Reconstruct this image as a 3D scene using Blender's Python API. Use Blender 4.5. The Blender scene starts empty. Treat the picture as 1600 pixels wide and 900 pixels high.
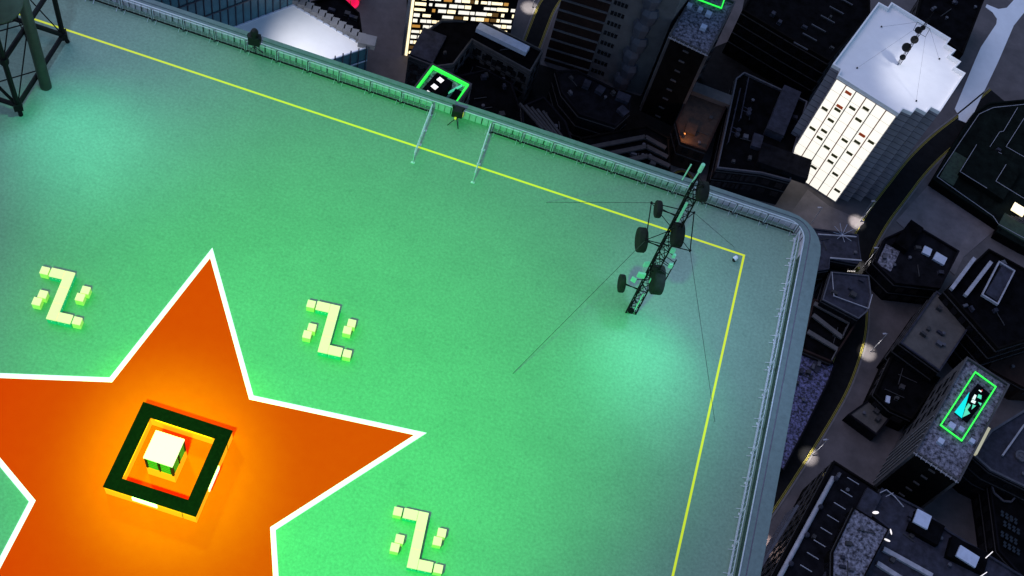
import bpy, math, random
from mathutils import Vector, Matrix
random.seed(7)
S = bpy.context.scene
COL = S.collection
HC = 52.5                      # camera height above the roof deck (deck is z = 0)
G = -150.0                     # street level
F = 1931.37
CR = Vector((0.94875409, 0.273863, 0.15768555))
CU = Vector((-0.31600595, 0.8183382, 0.48006544))
CF = Vector((-0.00243205, 0.50529362, -0.86294406))

def P(x, y, z):
    """surveyed spot: the world point seen at photo pixel (x, y) that lies at height z"""
    d = CR * ((x - 800) / F) - CU * ((y - 450) / F) + CF
    t = (z - HC) / d.z
    return Vector((0, 0, HC)) + d * t
def P2(x, y, z):
    v = P(x, y, z); return Vector((v.x, v.y))

# ------------------------------------------------------------------ materials
def mat(name, col, rough=.7, var=.15, scale=2., bump=0., emit=None, es=0., metal=0., spec=.5, detail=6, col2=None, kind='noise', nolight=False, p0=.3, p1=.7):
    m = bpy.data.materials.new(name); m.use_nodes = True
    nt = m.node_tree; N = nt.nodes; L = nt.links
    b = N['Principled BSDF']
    b.inputs['Roughness'].default_value = rough; b.inputs['Metallic'].default_value = metal
    b.inputs['Specular IOR Level'].default_value = spec
    c2 = col2 or tuple(min(1, c * (1 + var)) for c in col)
    c1 = col if col2 else tuple(c * (1 - var) for c in col)
    tc = N.new('ShaderNodeTexCoord')
    if kind == 'noise':
        t = N.new('ShaderNodeTexNoise'); t.inputs['Scale'].default_value = scale; t.inputs['Detail'].default_value = detail
        t.inputs['Roughness'].default_value = .65; out = t.outputs['Fac']
    elif kind == 'wave':
        t = N.new('ShaderNodeTexWave'); t.inputs['Scale'].default_value = scale; t.inputs['Distortion'].default_value = 1.5
        t.inputs['Detail'].default_value = 3; out = t.outputs['Fac']
    elif kind == 'brick':
        t = N.new('ShaderNodeTexBrick'); t.inputs['Scale'].default_value = scale; out = t.outputs['Fac']
        t.inputs['Mortar Size'].default_value = .03
    L.new(tc.outputs['Object'], t.inputs['Vector'])
    r = N.new('ShaderNodeValToRGB'); e = r.color_ramp.elements
    e[0].position = p0; e[1].position = p1
    e[0].color = (*c1, 1); e[1].color = (*c2, 1)
    L.new(out, r.inputs['Fac']); L.new(r.outputs['Color'], b.inputs['Base Color'])
    if bump:
        bp = N.new('ShaderNodeBump'); bp.inputs['Strength'].default_value = bump; bp.inputs['Distance'].default_value = .02
        L.new(out, bp.inputs['Height']); L.new(bp.outputs['Normal'], b.inputs['Normal'])
    if emit:
        b.inputs['Emission Color'].default_value = (*emit, 1); b.inputs['Emission Strength'].default_value = es
    if nolight: m.cycles.emission_sampling = 'NONE'
    return m

def deck_mat():
    m = bpy.data.materials.new('painted_deck'); m.use_nodes = True
    nt = m.node_tree; N = nt.nodes; L = nt.links; b = N['Principled BSDF']
    b.inputs['Roughness'].default_value = .62
    tc = N.new('ShaderNodeTexCoord')
    def noise(s, d):
        t = N.new('ShaderNodeTexNoise'); t.inputs['Scale'].default_value = s; t.inputs['Detail'].default_value = d
        t.inputs['Roughness'].default_value = .7; L.new(tc.outputs['Object'], t.inputs['Vector']); return t.outputs['Fac']
    def ramp(f, p0, p1, c0, c1):
        r = N.new('ShaderNodeValToRGB'); e = r.color_ramp.elements
        e[0].position = p0; e[1].position = p1; e[0].color = (*c0, 1); e[1].color = (*c1, 1); L.new(f, r.inputs['Fac']); return r.outputs['Color']
    def mul(a, b_):
        x = N.new('ShaderNodeMix'); x.data_type = 'RGBA'; x.blend_type = 'MULTIPLY'; x.inputs[0].default_value = 1
        L.new(a, x.inputs[6]); L.new(b_, x.inputs[7]); return x.outputs[2]
    fine = ramp(noise(7.5, 5), .30, .72, (.155, .25, .183), (.245, .385, .278))
    blot = ramp(noise(.45, 4), .3, .75, (.86, .88, .88), (1, 1, 1))
    stain = ramp(noise(1.9, 6), .28, .42, (.8, .84, .84), (1, 1, 1))
    c = mul(mul(fine, blot), stain)
    L.new(c, b.inputs['Base Color'])
    bp = N.new('ShaderNodeBump'); bp.inputs['Strength'].default_value = .25; bp.inputs['Distance'].default_value = .02
    L.new(noise(9, 4), bp.inputs['Height']); L.new(bp.outputs['Normal'], b.inputs['Normal'])
    return m

M = {}
M['deck'] = deck_mat()
M['coping'] = mat('coping_paint', (.13, .19, .18), .65, .16, 3.5, .2)
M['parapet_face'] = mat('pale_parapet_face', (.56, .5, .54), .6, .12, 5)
M['parapet_shade'] = mat('shaded_parapet_face', (.03, .07, .045), .8, .2, 3)  # shade on the right parapet's inner face, put into its colour
M['bracket'] = mat('grey_bracket', (.06, .08, .08), .6, .2, 3)
M['main_wall'] = mat('tower_wall', (.12, .16, .15), .7, .2, .5)
M['groove'] = mat('groove_purple', (.16, .14, .2), .8, .2, 3)
M['rail'] = mat('galvanised_rail', (.62, .65, .68), .35, .12, 6, metal=.3)
M['steel_black'] = mat('black_steel', (.006, .0065, .0065), .6, .3, 6, spec=.12)
M['pole_green'] = mat('dark_green_pole', (.03, .045, .03), .6, .25, 3, spec=.3)
M['drum'] = mat('dark_drum', (.016, .021, .017), .8, .3, 4, spec=.12)
M['wire'] = mat('guy_wire', (.02, .025, .025), .5, .2, 5)
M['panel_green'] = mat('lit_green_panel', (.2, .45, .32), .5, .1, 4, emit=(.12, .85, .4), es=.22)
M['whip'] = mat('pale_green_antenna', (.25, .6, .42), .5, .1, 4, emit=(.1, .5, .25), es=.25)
M['yellow_line'] = mat('yellow_light_line', (.4, .42, .02), .5, .06, 6, emit=(.78, .9, .006), es=.52)
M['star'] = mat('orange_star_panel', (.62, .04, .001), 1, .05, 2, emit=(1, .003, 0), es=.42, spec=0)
M['star_edge'] = mat('star_light_edge', (.85, .9, .86), .4, .05, 5, emit=(.82, 1, .86), es=.8)
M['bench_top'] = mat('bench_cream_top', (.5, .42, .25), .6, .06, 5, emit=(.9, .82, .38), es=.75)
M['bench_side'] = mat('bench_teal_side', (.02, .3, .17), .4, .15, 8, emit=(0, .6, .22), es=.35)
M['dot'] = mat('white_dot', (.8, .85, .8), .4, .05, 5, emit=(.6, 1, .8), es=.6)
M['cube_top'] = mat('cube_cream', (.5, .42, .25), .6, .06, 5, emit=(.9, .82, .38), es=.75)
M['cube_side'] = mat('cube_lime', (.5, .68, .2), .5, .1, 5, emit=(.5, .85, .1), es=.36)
M['ring_top'] = mat('black_counter', (.003, .0035, .0035), 1, .3, 8, spec=0)
M['ring_side'] = mat('glowing_yellow_side', (.3, .06, .0), .8, .05, 3, emit=(1, .4, .008), es=1.0, spec=.1)
M['sign_white'] = mat('sign_white', (.9, .88, .85), .5, .03, 5, emit=(1, .9, .8), es=.9)
M['sign_pink'] = mat('sign_pink', (.8, .2, .5), .5, .05, 5, emit=(1, .25, .6), es=.8)
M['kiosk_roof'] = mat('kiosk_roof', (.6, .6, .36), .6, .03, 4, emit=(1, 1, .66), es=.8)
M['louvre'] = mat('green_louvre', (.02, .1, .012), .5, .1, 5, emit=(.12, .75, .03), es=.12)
M['lamp_white'] = mat('lamp_white', (.7, .7, .75), .4, .1, 5)
M['lens_yellow'] = mat('lens_yellow', (.7, .6, .05), .4, .1, 5, emit=(.8, .8, .05), es=.4)
M['tripod_black'] = mat('tripod_black', (.008, .008, .008), .6, .3, 6, spec=.25)
# city
M['plaza'] = mat('plaza_paving', (.075, .066, .07), .75, .35, .22, .1, detail=9)
M['paving_tile'] = mat('paving_tile', (.125, .108, .115), .75, .3, .3, .1, detail=10)
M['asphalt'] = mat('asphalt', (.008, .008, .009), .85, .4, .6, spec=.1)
M['kerb'] = mat('kerb', (.13, .12, .12), .8, .2, 1)
M['yellow_paint'] = mat('yellow_kerb_paint', (.3, .25, .03), .7, .3, 2)
M['white_path'] = mat('white_path', (.62, .66, .7), .7, .06, .3)
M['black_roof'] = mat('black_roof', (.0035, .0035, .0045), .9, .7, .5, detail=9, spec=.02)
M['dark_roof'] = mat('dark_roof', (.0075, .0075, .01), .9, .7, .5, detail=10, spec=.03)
M['slate_roof'] = mat('slate_roof', (.026, .027, .041), .8, .55, .7, detail=10, spec=.2)
M['beige_roof'] = mat('beige_roof', (.062, .056, .052), .8, .35, .5, detail=9)
M['mottled'] = mat('mottled_gravel', (.012, .012, .018), .9, 0, 1.7, .3, detail=15, col2=(.32, .32, .4), p0=.38, p1=.72)
M['mottled_pale'] = mat('mottled_pale_gravel', (.05, .06, .065), .9, 0, 1.6, .3, detail=14, col2=(.42, .46, .5), p0=.4, p1=.64)
M['mottled_blue'] = mat('mottled_blue', (.004, .004, .012), .8, 0, 2.3, .3, detail=15, col2=(.17, .17, .36), p0=.42, p1=.7)
M['dark_wall'] = mat('dark_wall', (.008, .0075, .01), .9, .5, .3, detail=8, spec=.04)
M['black_wall'] = mat('black_wall', (.005, .0045, .0045), .9, .5, .5, spec=.03)
M['brown_wall'] = mat('dark_brown_wall', (.02, .009, .007), .8, .4, .5, spec=.2)
M['stone_wall'] = mat('stone_wall', (.05, .048, .052), .8, .45, .35, detail=9)
M['grey_wall'] = mat('grey_wall', (.17, .17, .18), .75, .2, .3, detail=9)
M['trim'] = mat('pale_trim', (.3, .3, .34), .6, .25, .8)
M['trim_dark'] = mat('dark_trim', (.055, .055, .07), .6, .3, .8)
M['white_tower'] = mat('white_tower_cladding', (.23, .225, .26), .6, .18, .5)
M['white_roof'] = mat('white_roof', (.8, .8, .8), .6, .035, .5)
M['skylight'] = mat('skylight_panel', (.45, .5, .62), .4, .12, 1)
M['glass_dark'] = mat('dark_glass', (.01, .011, .014), .15, .3, 1)
M['glass_blue'] = mat('blue_glass', (.05, .14, .18), .2, .25, .4)
M['mullion'] = mat('dark_mullion', (.02, .028, .045), .4, .2, 1)
M['glass_dim'] = mat('dim_glass', (.006, .006, .008), .25, .3, 1, spec=.4)
M['course'] = mat('string_course', (.026, .025, .028), .8, .3, 1)
M['led_green'] = mat('green_led_strip', (.1, .8, .1), .4, .05, 1, emit=(.02, 1, .06), es=1.1)
M['win_white'] = mat('lit_window_white', (.4, .38, .32), .4, .03, 1, emit=(1, .95, .84), es=1.05, nolight=True)
M['win_warm'] = mat('lit_window_warm', (.9, .8, .6), .4, .03, 1, emit=(1, .82, .48), es=1.5, nolight=True)
M['win_amber'] = mat('lit_window_amber', (.6, .4, .1), .4, .1, 1, emit=(1, .45, .08), es=.5, nolight=True)
M['win_dim'] = mat('dim_window', (.1, .06, .02), .4, .1, 1, emit=(1, .5, .12), es=.1, nolight=True)
M['flat_wall'] = mat('apartment_wall', (.1, .096, .1), .8, .3, .35, detail=9)
M['bay'] = mat('bay_cladding', (.06, .068, .09), .7, .25, .6)
M['lit_wall'] = mat('lit_wall_strip', (.4, .38, .28), .6, .2, .6, emit=(.9, .85, .55), es=.4)  # light falling on the wall is put in as emission
M['brown_path'] = mat('brown_path', (.17, .075, .045), .8, .3, .5)
M['blind_olive'] = mat('olive_blind', (.12, .1, .02), .7, .1, 1)
M['blind_red'] = mat('red_blind', (.4, .06, .01), .7, .1, 1, emit=(.5, .06, .01), es=.3, nolight=True)
M['red_line'] = mat('red_line', (.25, .05, .03), .7, .1, 1)
M['pink_glow'] = mat('pink_glow', (.7, .02, .12), .35, .2, .6, emit=(1, .008, .09), es=.75)
M['lamp_lit'] = mat('lamp_lit', (.9, .9, .85), .4, .03, 1, emit=(1, .95, .85), es=2.5)
M['cyan'] = mat('cyan_screen', (0, .5, .45), .4, .05, 1, emit=(0, .85, .75), es=.8)
M['screen_green'] = mat('screen_green', (.1, .6, .35), .4, .1, 1, emit=(.1, .75, .42), es=.7)
M['screen_white'] = mat('screen_white', (.7, .8, .7), .4, .1, 1, emit=(.75, 1, .8), es=.9)
M['screen_red'] = mat('screen_red', (.6, .05, .05), .4, .1, 1, emit=(.8, .05, .05), es=.7)
M['green_hedge'] = mat('roof_sedum', (.008, .016, .01), .9, 0, 1.4, .4, detail=12, col2=(.03, .06, .035))
M['green_roof'] = mat('green_black_roof', (.0045, .007, .006), .9, .7, .4, spec=.04)
M['amber'] = mat('amber_lit_roof', (.03, .016, .009), .8, .6, .9, detail=10)  # the roof's orange light is put into its base colour
M['terrace'] = mat('dim_terrace', (.07, .065, .065), .8, .3, .4, detail=9)

# ------------------------------------------------------------------ mesh building
class MB:
    def __init__(s): s.v = []; s.f = []
    def add(s, vs, fs):
        o = len(s.v); s.v += [Vector(v) for v in vs]; s.f += [tuple(i + o for i in f) for f in fs]; return s
    def box(s, c, d, rz=0.):
        c = Vector(c); x, y, z = (k / 2 for k in d); cs, sn = math.cos(rz), math.sin(rz)
        vs = []
        for dz in (-z, z):
            for dx, dy in ((-x, -y), (x, -y), (x, y), (-x, y)):
                vs.append(c + Vector((dx * cs - dy * sn, dx * sn + dy * cs, dz)))
        return s.add(vs, [(3, 2, 1, 0), (4, 5, 6, 7), (0, 1, 5, 4), (1, 2, 6, 5), (2, 3, 7, 6), (3, 0, 4, 7)])
    def beam(s, a, b, w, h):
        """box along the straight line a to b, w wide (sideways) and h deep"""
        a, b = Vector(a), Vector(b); d = (b - a).normalized()
        up = Vector((0, 0, 1)) if abs(d.z) < .95 else Vector((1, 0, 0))
        sd = d.cross(up).normalized(); up = sd.cross(d)
        vs = []
        for p in (a, b):
            for i, j in ((-1, -1), (1, -1), (1, 1), (-1, 1)): vs.append(p + sd * (i * w / 2) + up * (j * h / 2))
        return s.add(vs, [(3, 2, 1, 0), (4, 5, 6, 7), (0, 1, 5, 4), (1, 2, 6, 5), (2, 3, 7, 6), (3, 0, 4, 7)])
    def tube(s, a, b, r, r2=None, n=8):
        a, b = Vector(a), Vector(b); r2 = r if r2 is None else r2; d = (b - a).normalized()
        t = Vector((0, 0, 1)) if abs(d.z) < .9 else Vector((1, 0, 0))
        u = d.cross(t).normalized(); w = d.cross(u)
        vs = []
        for p, q in ((a, r), (b, r2)):
            for i in range(n):
                k = 2 * math.pi * i / n; vs.append(p + u * (q * math.cos(k)) + w * (q * math.sin(k)))
        fs = [(i, (i + 1) % n, n + (i + 1) % n, n + i) for i in range(n)] + [tuple(range(n - 1, -1, -1)), tuple(range(n, 2 * n))]
        return s.add(vs, fs)
    def path(s, pts, r, n=6):
        for a, b in zip(pts, pts[1:]): s.tube(a, b, r, n=n)
        return s
    def lathe(s, c, axis, prof, n=24):
        """prof: list of (distance along axis, radius)"""
        c = Vector(c); d = Vector(axis).normalized(); t = Vector((0, 0, 1)) if abs(d.z) < .9 else Vector((1, 0, 0))
        u = d.cross(t).normalized(); w = d.cross(u); vs = []; fs = []
        for h, r in prof:
            for i in range(n):
                k = 2 * math.pi * i / n; vs.append(c + d * h + u * (r * math.cos(k)) + w * (r * math.sin(k)))
        for j in range(len(prof) - 1):
            for i in range(n):
                fs.append((j * n + i, j * n + (i + 1) % n, (j + 1) * n + (i + 1) % n, (j + 1) * n + i))
        fs += [tuple(range(n - 1, -1, -1)), tuple(range((len(prof) - 1) * n, len(prof) * n))]
        return s.add(vs, fs)
    def prism(s, poly, z0, z1, top=True, bottom=True):
        n = len(poly); vs = [(p[0], p[1], z0) for p in poly] + [(p[0], p[1], z1) for p in poly]
        fs = [(i, (i + 1) % n, n + (i + 1) % n, n + i) for i in range(n)]
        if top: fs.append(tuple(range(n, 2 * n)))
        if bottom: fs.append(tuple(range(n - 1, -1, -1)))
        return s.add(vs, fs)
    def ring(s, outer, inner, z0, z1):
        """closed wall between two outlines with the same number of corners"""
        n = len(outer); vs = []
        for pl, z in ((outer, z0), (outer, z1), (inner, z1), (inner, z0)): vs += [(p[0], p[1], z) for p in pl]
        fs = []
        for i in range(n):
            j = (i + 1) % n
            for k in range(4):
                q = (k + 1) % 4; fs.append((k * n + i, k * n + j, q * n + j, q * n + i))
        return s.add(vs, fs)
    def build(s, name, m, parent=None, smooth=False, bevel=0.):
        me = bpy.data.meshes.new(name); off = Vector(parent.matrix_basis.translation) if parent else Vector((0, 0, 0))
        if parent and parent.parent: off = off + parent.parent.matrix_basis.translation
        me.from_pydata([v - off for v in s.v], [], s.f); me.update()
        me.materials.append(M[m] if isinstance(m, str) else m)
        if smooth:
            for p in me.polygons: p.use_smooth = len(p.vertices) == 4
        o = bpy.data.objects.new(name, me); COL.objects.link(o)
        if parent: o.parent = parent
        if bevel:
            b = o.modifiers.new('bevel', 'BEVEL'); b.width = bevel; b.segments = 2; b.limit_method = 'ANGLE'
        return o

def thing(name, label, cat, loc=(0, 0, 0), group=None):
    o = bpy.data.objects.new(name, None); COL.objects.link(o); o.location = loc
    o['label'] = label; o['category'] = cat
    if group: o['group'] = group
    return o
def struct(o): o['kind'] = 'structure'; return o
def copy_thing(o, loc, label):
    c = o.copy(); COL.objects.link(c); c.location = loc; c['label'] = label
    for ch in list(o.children):
        d = ch.copy(); COL.objects.link(d); d.parent = c
        for g in list(ch.children):
            e = g.copy(); COL.objects.link(e); e.parent = d
    return c

def area2(pl): return sum(a[0] * b[1] - b[0] * a[1] for a, b in zip(pl, pl[1:] + pl[:1]))
def ccw(pl):
    pl = [Vector((p[0], p[1])) for p in pl]
    return pl if area2(pl) > 0 else pl[::-1]
def inset(pl, t):
    """outline moved inwards by t (pl counter-clockwise)"""
    n = len(pl); out = []
    for i in range(n):
        a, b, c = pl[i - 1], pl[i], pl[(i + 1) % n]
        d1 = (b - a).normalized(); d2 = (c - b).normalized()
        n1 = Vector((-d1.y, d1.x)); n2 = Vector((-d2.y, d2.x)); m = n1 + n2
        k = m.length_squared
        out.append(b + (m * (2 * t / k) if k > .15 else n1 * t))
    return out
def rect(p0, p1, p2, z):
    """true rectangle: edge p0-p1, depth to p2 (photo pixels at height z)"""
    A, B, C = P2(*p0, z), P2(*p1, z), P2(*p2, z)
    u = (B - A).normalized(); v = Vector((-u.y, u.x)); w = (C - B).dot(v)
    return [A, B, B + v * w, A + v * w]
def poly(pts, z): return [P2(x, y, z) for x, y in pts]

# ================================================================== CAMERA
cam = bpy.data.cameras.new('camera'); co = bpy.data.objects.new('camera', cam); COL.objects.link(co)
cam.sensor_width = 36; cam.lens = 18 / math.tan(math.radians(22.5)); cam.clip_start = .5; cam.clip_end = 6000
mw = Matrix((CR, CU, -CF)).transposed().to_4x4(); mw.translation = (0, 0, HC); co.matrix_world = mw
S.camera = co

# ================================================================== MAIN TOWER (the green roof)
XO, YO, XI, YI = 14.46, 40.17, 13.45, 39.67       # outer and inner parapet faces
XL, YB = -46., -6.
def corner(cx, cy, r, n=6, a0=0., a1=90.):
    return [Vector((cx + r * math.cos(math.radians(a0 + (a1 - a0) * i / n)), cy + r * math.sin(math.radians(a0 + (a1 - a0) * i / n)))) for i in range(n + 1)]
outer = [Vector((XO - .1, YB))] + corner(XO - 2.0, YO - 2.0, 2.0) + [Vector((XL, YO)), Vector((XL, YB))]
mid = [Vector((13.86, YB))] + corner(12.96, YO - 1.45 + .05, .9) + [Vector((XL, YO - .5 + .0)), Vector((XL, YB))]
inner = [Vector((XI, YB))] + corner(XI - 1.0, YI - 1.0, 1.0) + [Vector((XL, YI)), Vector((XL, YB))]
ZP = .52
tower = thing('roof_tower', 'huge skyscraper with a flat green lit roof deck filling the left of the view', 'skyscraper', (-16, 17, G))
MB().prism(ccw(inner), -.4, 0).build('roof_deck', 'deck', tower)
MB().prism(ccw(outer), G, -.42, top=False).build('wall', 'main_wall', tower)
# parapet: pale inner face, coping in two strips with a groove
pm = MB(); n = len(outer)
o2 = [Vector((p.x, p.y)) for p in outer]
pm.ring(o2, inner, -.41, ZP)
par = pm.build('parapet', 'parapet_face', tower)
t_in = inner; 
def strip(a, b, z0, z1, m, name):
    return MB().ring(a, b, z0, z1).build(name, m, par)
mid_o = [Vector((13.90, YB))] + corner(12.72, 38.44, 1.22) + [Vector((XL, 39.66 + .03)), Vector((XL, YB))]
strip([p for p in outer], [Vector((13.82, YB))] + corner(12.75, 38.86 - .0, 1.06) + [Vector((XL, 39.92)), Vector((XL, YB))], ZP + .002, ZP + .06, 'coping', 'coping')
strip([Vector((13.77, YB))] + corner(12.72, 38.84, 1.04) + [Vector((XL, 39.88)), Vector((XL, YB))], inner, ZP + .002, ZP + .035, 'coping', 'coping')
strip([Vector((13.818, YB))] + corner(12.75, 38.86, 1.055) + [Vector((XL, 39.916)), Vector((XL, YB))], [Vector((13.773, YB))] + corner(12.722, 38.842, 1.042) + [Vector((XL, 39.884)), Vector((XL, YB))], ZP + .001, ZP + .015, 'groove', 'groove')
MB().box((XI - .012, 16, .26), (.02, 43.6, .5)).build('shaded_inner_face', 'parapet_shade', par)  # skin over the right inner face, carries its shade as colour
# brackets on the inner parapet face
spots = []
x = -44.; k = 0
while x < 12.2:
    spots.append((x, YI - .016, .06 if k % 5 == 0 else .024, .03, 0)); x += .344; k += 1
for i in range(1, 6):
    a = math.radians(15 * i); spots.append((XI - 1 + .985 * math.cos(a), YI - 1 + .985 * math.sin(a), .03, .025, a))
near = sorted(spots, key=lambda q: (q[0] - 0) ** 2 + q[1] ** 2 + (0 if q[0] > -21 else 9999))
rest = MB()
for i, (x, y, w_, d_, a) in enumerate(near):
    if i < 100: MB().box((x, y, .27), (w_, d_, .46), a).build('bracket', 'bracket', par)
    else: rest.box((x, y, .27), (w_, d_, .46), a)
ro = rest.build('bracket_row', 'bracket', par); ro['kind'] = 'stuff'
# pale lip along the inner edge
lip = MB()
lip.path([Vector((XL, YI + .02, ZP + .05))] + [Vector((p.x + .02, p.y + .02, ZP + .05)) for p in corner(XI - 1.0, YI - 1.0, 1.0)][::-1] + [Vector((XI + .02, YB, ZP + .05))], .035)
lip.build('lip', 'rail', par)
# yellow boundary line
LW = .115
yl = MB(); z0 = .004
a = Vector((10.76, 37.05))
yl.add([(XL, a.y, z0), (XL, a.y - LW, z0), (a.x - LW, a.y - LW, z0), (a.x - LW, YB, z0), (a.x, YB, z0), (a.x, a.y, z0)], [(0, 1, 2, 5), (5, 2, 3, 4)])
yl.build('boundary_line', 'yellow_line', tower)

# ------------------------------------------------------------------ railings
def railing(label, A, B, inward, secs, feet=True):
    A, B = Vector((*A, 0)), Vector((*B, 0)); d = (B - A); Ln = d.length; d.normalize(); iw = Vector((*inward, 0))
    r = thing('safety_railing', label, 'railing', A)
    nsec = secs; st = Ln / nsec; H = .9
    for i in range(nsec):
        p = A + d * (st * i + .05); q = A + d * (st * (i + 1) - .05)
        # one frame panel with rounded top corners and balusters
        m = MB()
        m.path([p + Vector((0, 0, .17)), p + Vector((0, 0, H - .06)), p + d * .07 + Vector((0, 0, H)), q - d * .07 + Vector((0, 0, H)), q + Vector((0, 0, H - .06)), q + Vector((0, 0, .17))], .02)
        for k in range(1, 5):
            c = p.lerp(q, k / 5); m.tube(c + Vector((0, 0, .14)), c + Vector((0, 0, H)), .009, n=5)
        m.build('frame_panel', 'rail', r)
        m = MB().box(p.lerp(q, .5) + Vector((0, 0, .12)), ((q - p).length, .035, .1), math.atan2(d.y, d.x)).build('kick_rail', 'steel_black' if d.x > .5 else 'rail', r)  # lower rails of the upper run: their shade put into a darker material
        MB().tube(p + Vector((0, 0, .34)), q + Vector((0, 0, .34)), .02, n=6).build('middle_rail', 'bracket' if d.x > .5 else 'rail', r)
    for i in range(nsec + 1):
        c = A + d * (st * i)
        m = MB().box(c + Vector((0, 0, .45)), (.038, .038, .9), math.atan2(d.y, d.x)); m.box(c + Vector((0, 0, .015)), (.12, .12, .03), math.atan2(d.y, d.x))
        po = m.build('post', 'bracket' if d.x > .5 else 'rail', r)
        if feet:
            for s in (-.22, .22):
                MB().tube(c + d * s + Vector((0, 0, .16)), c + d * s + iw * .22 + Vector((0, 0, .02)), .011, n=5).build('brace', 'rail', po)
    return r
YR, XR = 39.3, 13.1
railing('long metal railing along the upper parapet, left of the gap', (-7.1 - 1.722 * 21, YR), (-7.1, YR), (0, -1), 21)
railing('metal railing along the upper parapet, between the gap and the roof corner', (-3.85, YR), (13.0, YR), (0, -1), 10)
railing('metal railing with small braces along the right parapet', (XR, 39.0), (XR, 12.0), (-1, 0), 17)
def wing(label, x0, x1):
    A, B = Vector((x0, 39.2, 0)), Vector((x1, 35.92, 0)); r = thing('walkway_rail', label, 'rail', A, 'rails flanking the gap in the railing')
    H = .9; m = MB()
    m.tube(A + Vector((0, 0, H)), A.lerp(B, .6) + Vector((0, 0, H)), .036); m.tube(A.lerp(B, .6) + Vector((0, 0, H)), B + Vector((0, 0, H)), .025)
    m.build('top_rail', 'rail', r)
    MB().tube(A + Vector((0, 0, .45)), B + Vector((0, 0, .45)), .022).build('lower_rail', 'rail', r)
    for t in (.0, .33, .62, .99):
        c = A.lerp(B, t); m = MB().tube(c, c + Vector((0, 0, H - .03)), .022); m.box(c + Vector((0, 0, .015)), (.2, .12, .03)); m.build('post', 'rail', r)
    return r
wing('left of the two pale rails running in from the parapet gap', -7.1, -7.02)
wing('right of the two pale rails running in from the parapet gap', -3.9, -3.78)

# ------------------------------------------------------------------ star
SC, SA, SR, RT = Vector((-11.89, 16.11)), 1.7844, 11.736, .463
star_o = []
for i in range(10):
    rr = SR if i % 2 == 0 else SR * RT; a = SA - i * math.pi / 5
    star_o.append(SC + Vector((math.cos(a), math.sin(a))) * rr)
star_o = ccw(star_o)
star_i = inset(star_o, .225)
st = thing('star_platform', 'large orange five-pointed star panel with a glowing white border set in the green roof', 'star panel', (*SC, 0))
MB().prism(star_i, .003, .03, bottom=False).build('panel', 'star', st)
MB().ring(star_o, star_i, .002, .05).build('light_border', 'star_edge', st)

# ------------------------------------------------------------------ ring counter and kiosk
RC = Vector((-11.78, 16.79)); RA = math.radians(.6)
def sq(c, hx, hy, a):
    return [c + Vector((x * hx * math.cos(a) - y * hy * math.sin(a), x * hx * math.sin(a) + y * hy * math.cos(a))) for x, y in ((-1, -1), (1, -1), (1, 1), (-1, 1))]
rg = thing('ring_counter', 'square ring counter with black top and glowing yellow sides on the orange star', 'counter', (*RC, .03))
so, si = sq(RC, 2.03, 2.03, RA), sq(RC, 1.5, 1.5, RA)
MB().ring(so, si, .03, .86).build('side_panel', 'ring_side', rg)
MB().ring(sq(RC, 2.06, 2.06, RA), sq(RC, 1.47, 1.47, RA), .862, .93).build('counter_top', 'ring_top', rg, bevel=.012)
MB().box((RC.x + 1.74, RC.y + 1.72, .9315), (.27, .02, .004), RA).build('seam', 'black_wall', rg)
jm = MB()
for px, py, dx, dy in ((1.45, -2.03, .02, .012), (2.03, 1.45, .012, .02)):
    jm.box((RC.x + px, RC.y + py, .45), (dx, dy, .8))
jm.build('panel_joint', 'brown_wall', rg)
sg = MB().box((RC.x - .2, RC.y - 2.075, .66), (1.1, .05, .34), RA).build('sign', 'sign_white', rg)
MB().box((RC.x - .16, RC.y - 2.103, .74), (.2, .006, .13), RA).build('emblem', 'sign_pink', sg)
sg2 = MB().box((RC.x + 2.085, RC.y - .15, .66), (.05, 1.1, .34), RA).build('sign', 'sign_white', rg)
MB().box((RC.x + 2.113, RC.y + .02, .74), (.006, .22, .13), RA).build('emblem', 'sign_pink', sg2)

KC = Vector((-11.9, 16.77)); KX, KY = .62, .635
ki = thing('kiosk', 'small white-topped kiosk with green louvres standing inside the black square counter', 'kiosk', (*KC, .03))
MB().box((*KC, .42), (KX * 2, KY * 2, .78), RA).build('base', 'ring_side', ki)
MB().box((*KC, 1.36), (KX * 2 - .1, KY * 2 - .1, 1.1), RA).build('core', 'black_wall', ki)
MB().box((*KC, 1.965), (KX * 2 + .04, KY * 2 + .04, .09), RA).build('roof', 'kiosk_roof', ki, bevel=.01)
fr = MB()
for sx in (-1, 1):
    for sy in (-1, 1): fr.box((KC.x + sx * (KX - .04), KC.y + sy * (KY - .04), 1.36), (.09, .09, 1.1))
for sx in (-1, 1):
    fr.box((KC.x + sx * (KX - .03), KC.y, 1.36), (.07, .05, 1.1)); fr.box((KC.x, KC.y + sx * (KY - .03), 1.36), (.05, .07, 1.1))
fr.build('frame', 'steel_black', ki)
for side in range(4):
    for half in (-1, 1):
        m = MB()
        for k in range(5):
            z = .93 + k * .2
            if side == 0: m.box((KC.x + half * KX * .46, KC.y - KY + .015, z), (KX * .7, .03, .07))
            if side == 1: m.box((KC.x + KX - .015, KC.y + half * KY * .46, z), (.03, KY * .7, .07))
            if side == 2: m.box((KC.x + half * KX * .46, KC.y + KY - .015, z), (KX * .7, .03, .07))
            if side == 3: m.box((KC.x - KX + .015, KC.y + half * KY * .46, z), (.03, KY * .7, .07))
        m.build('louvre', 'louvre', ki)

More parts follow.
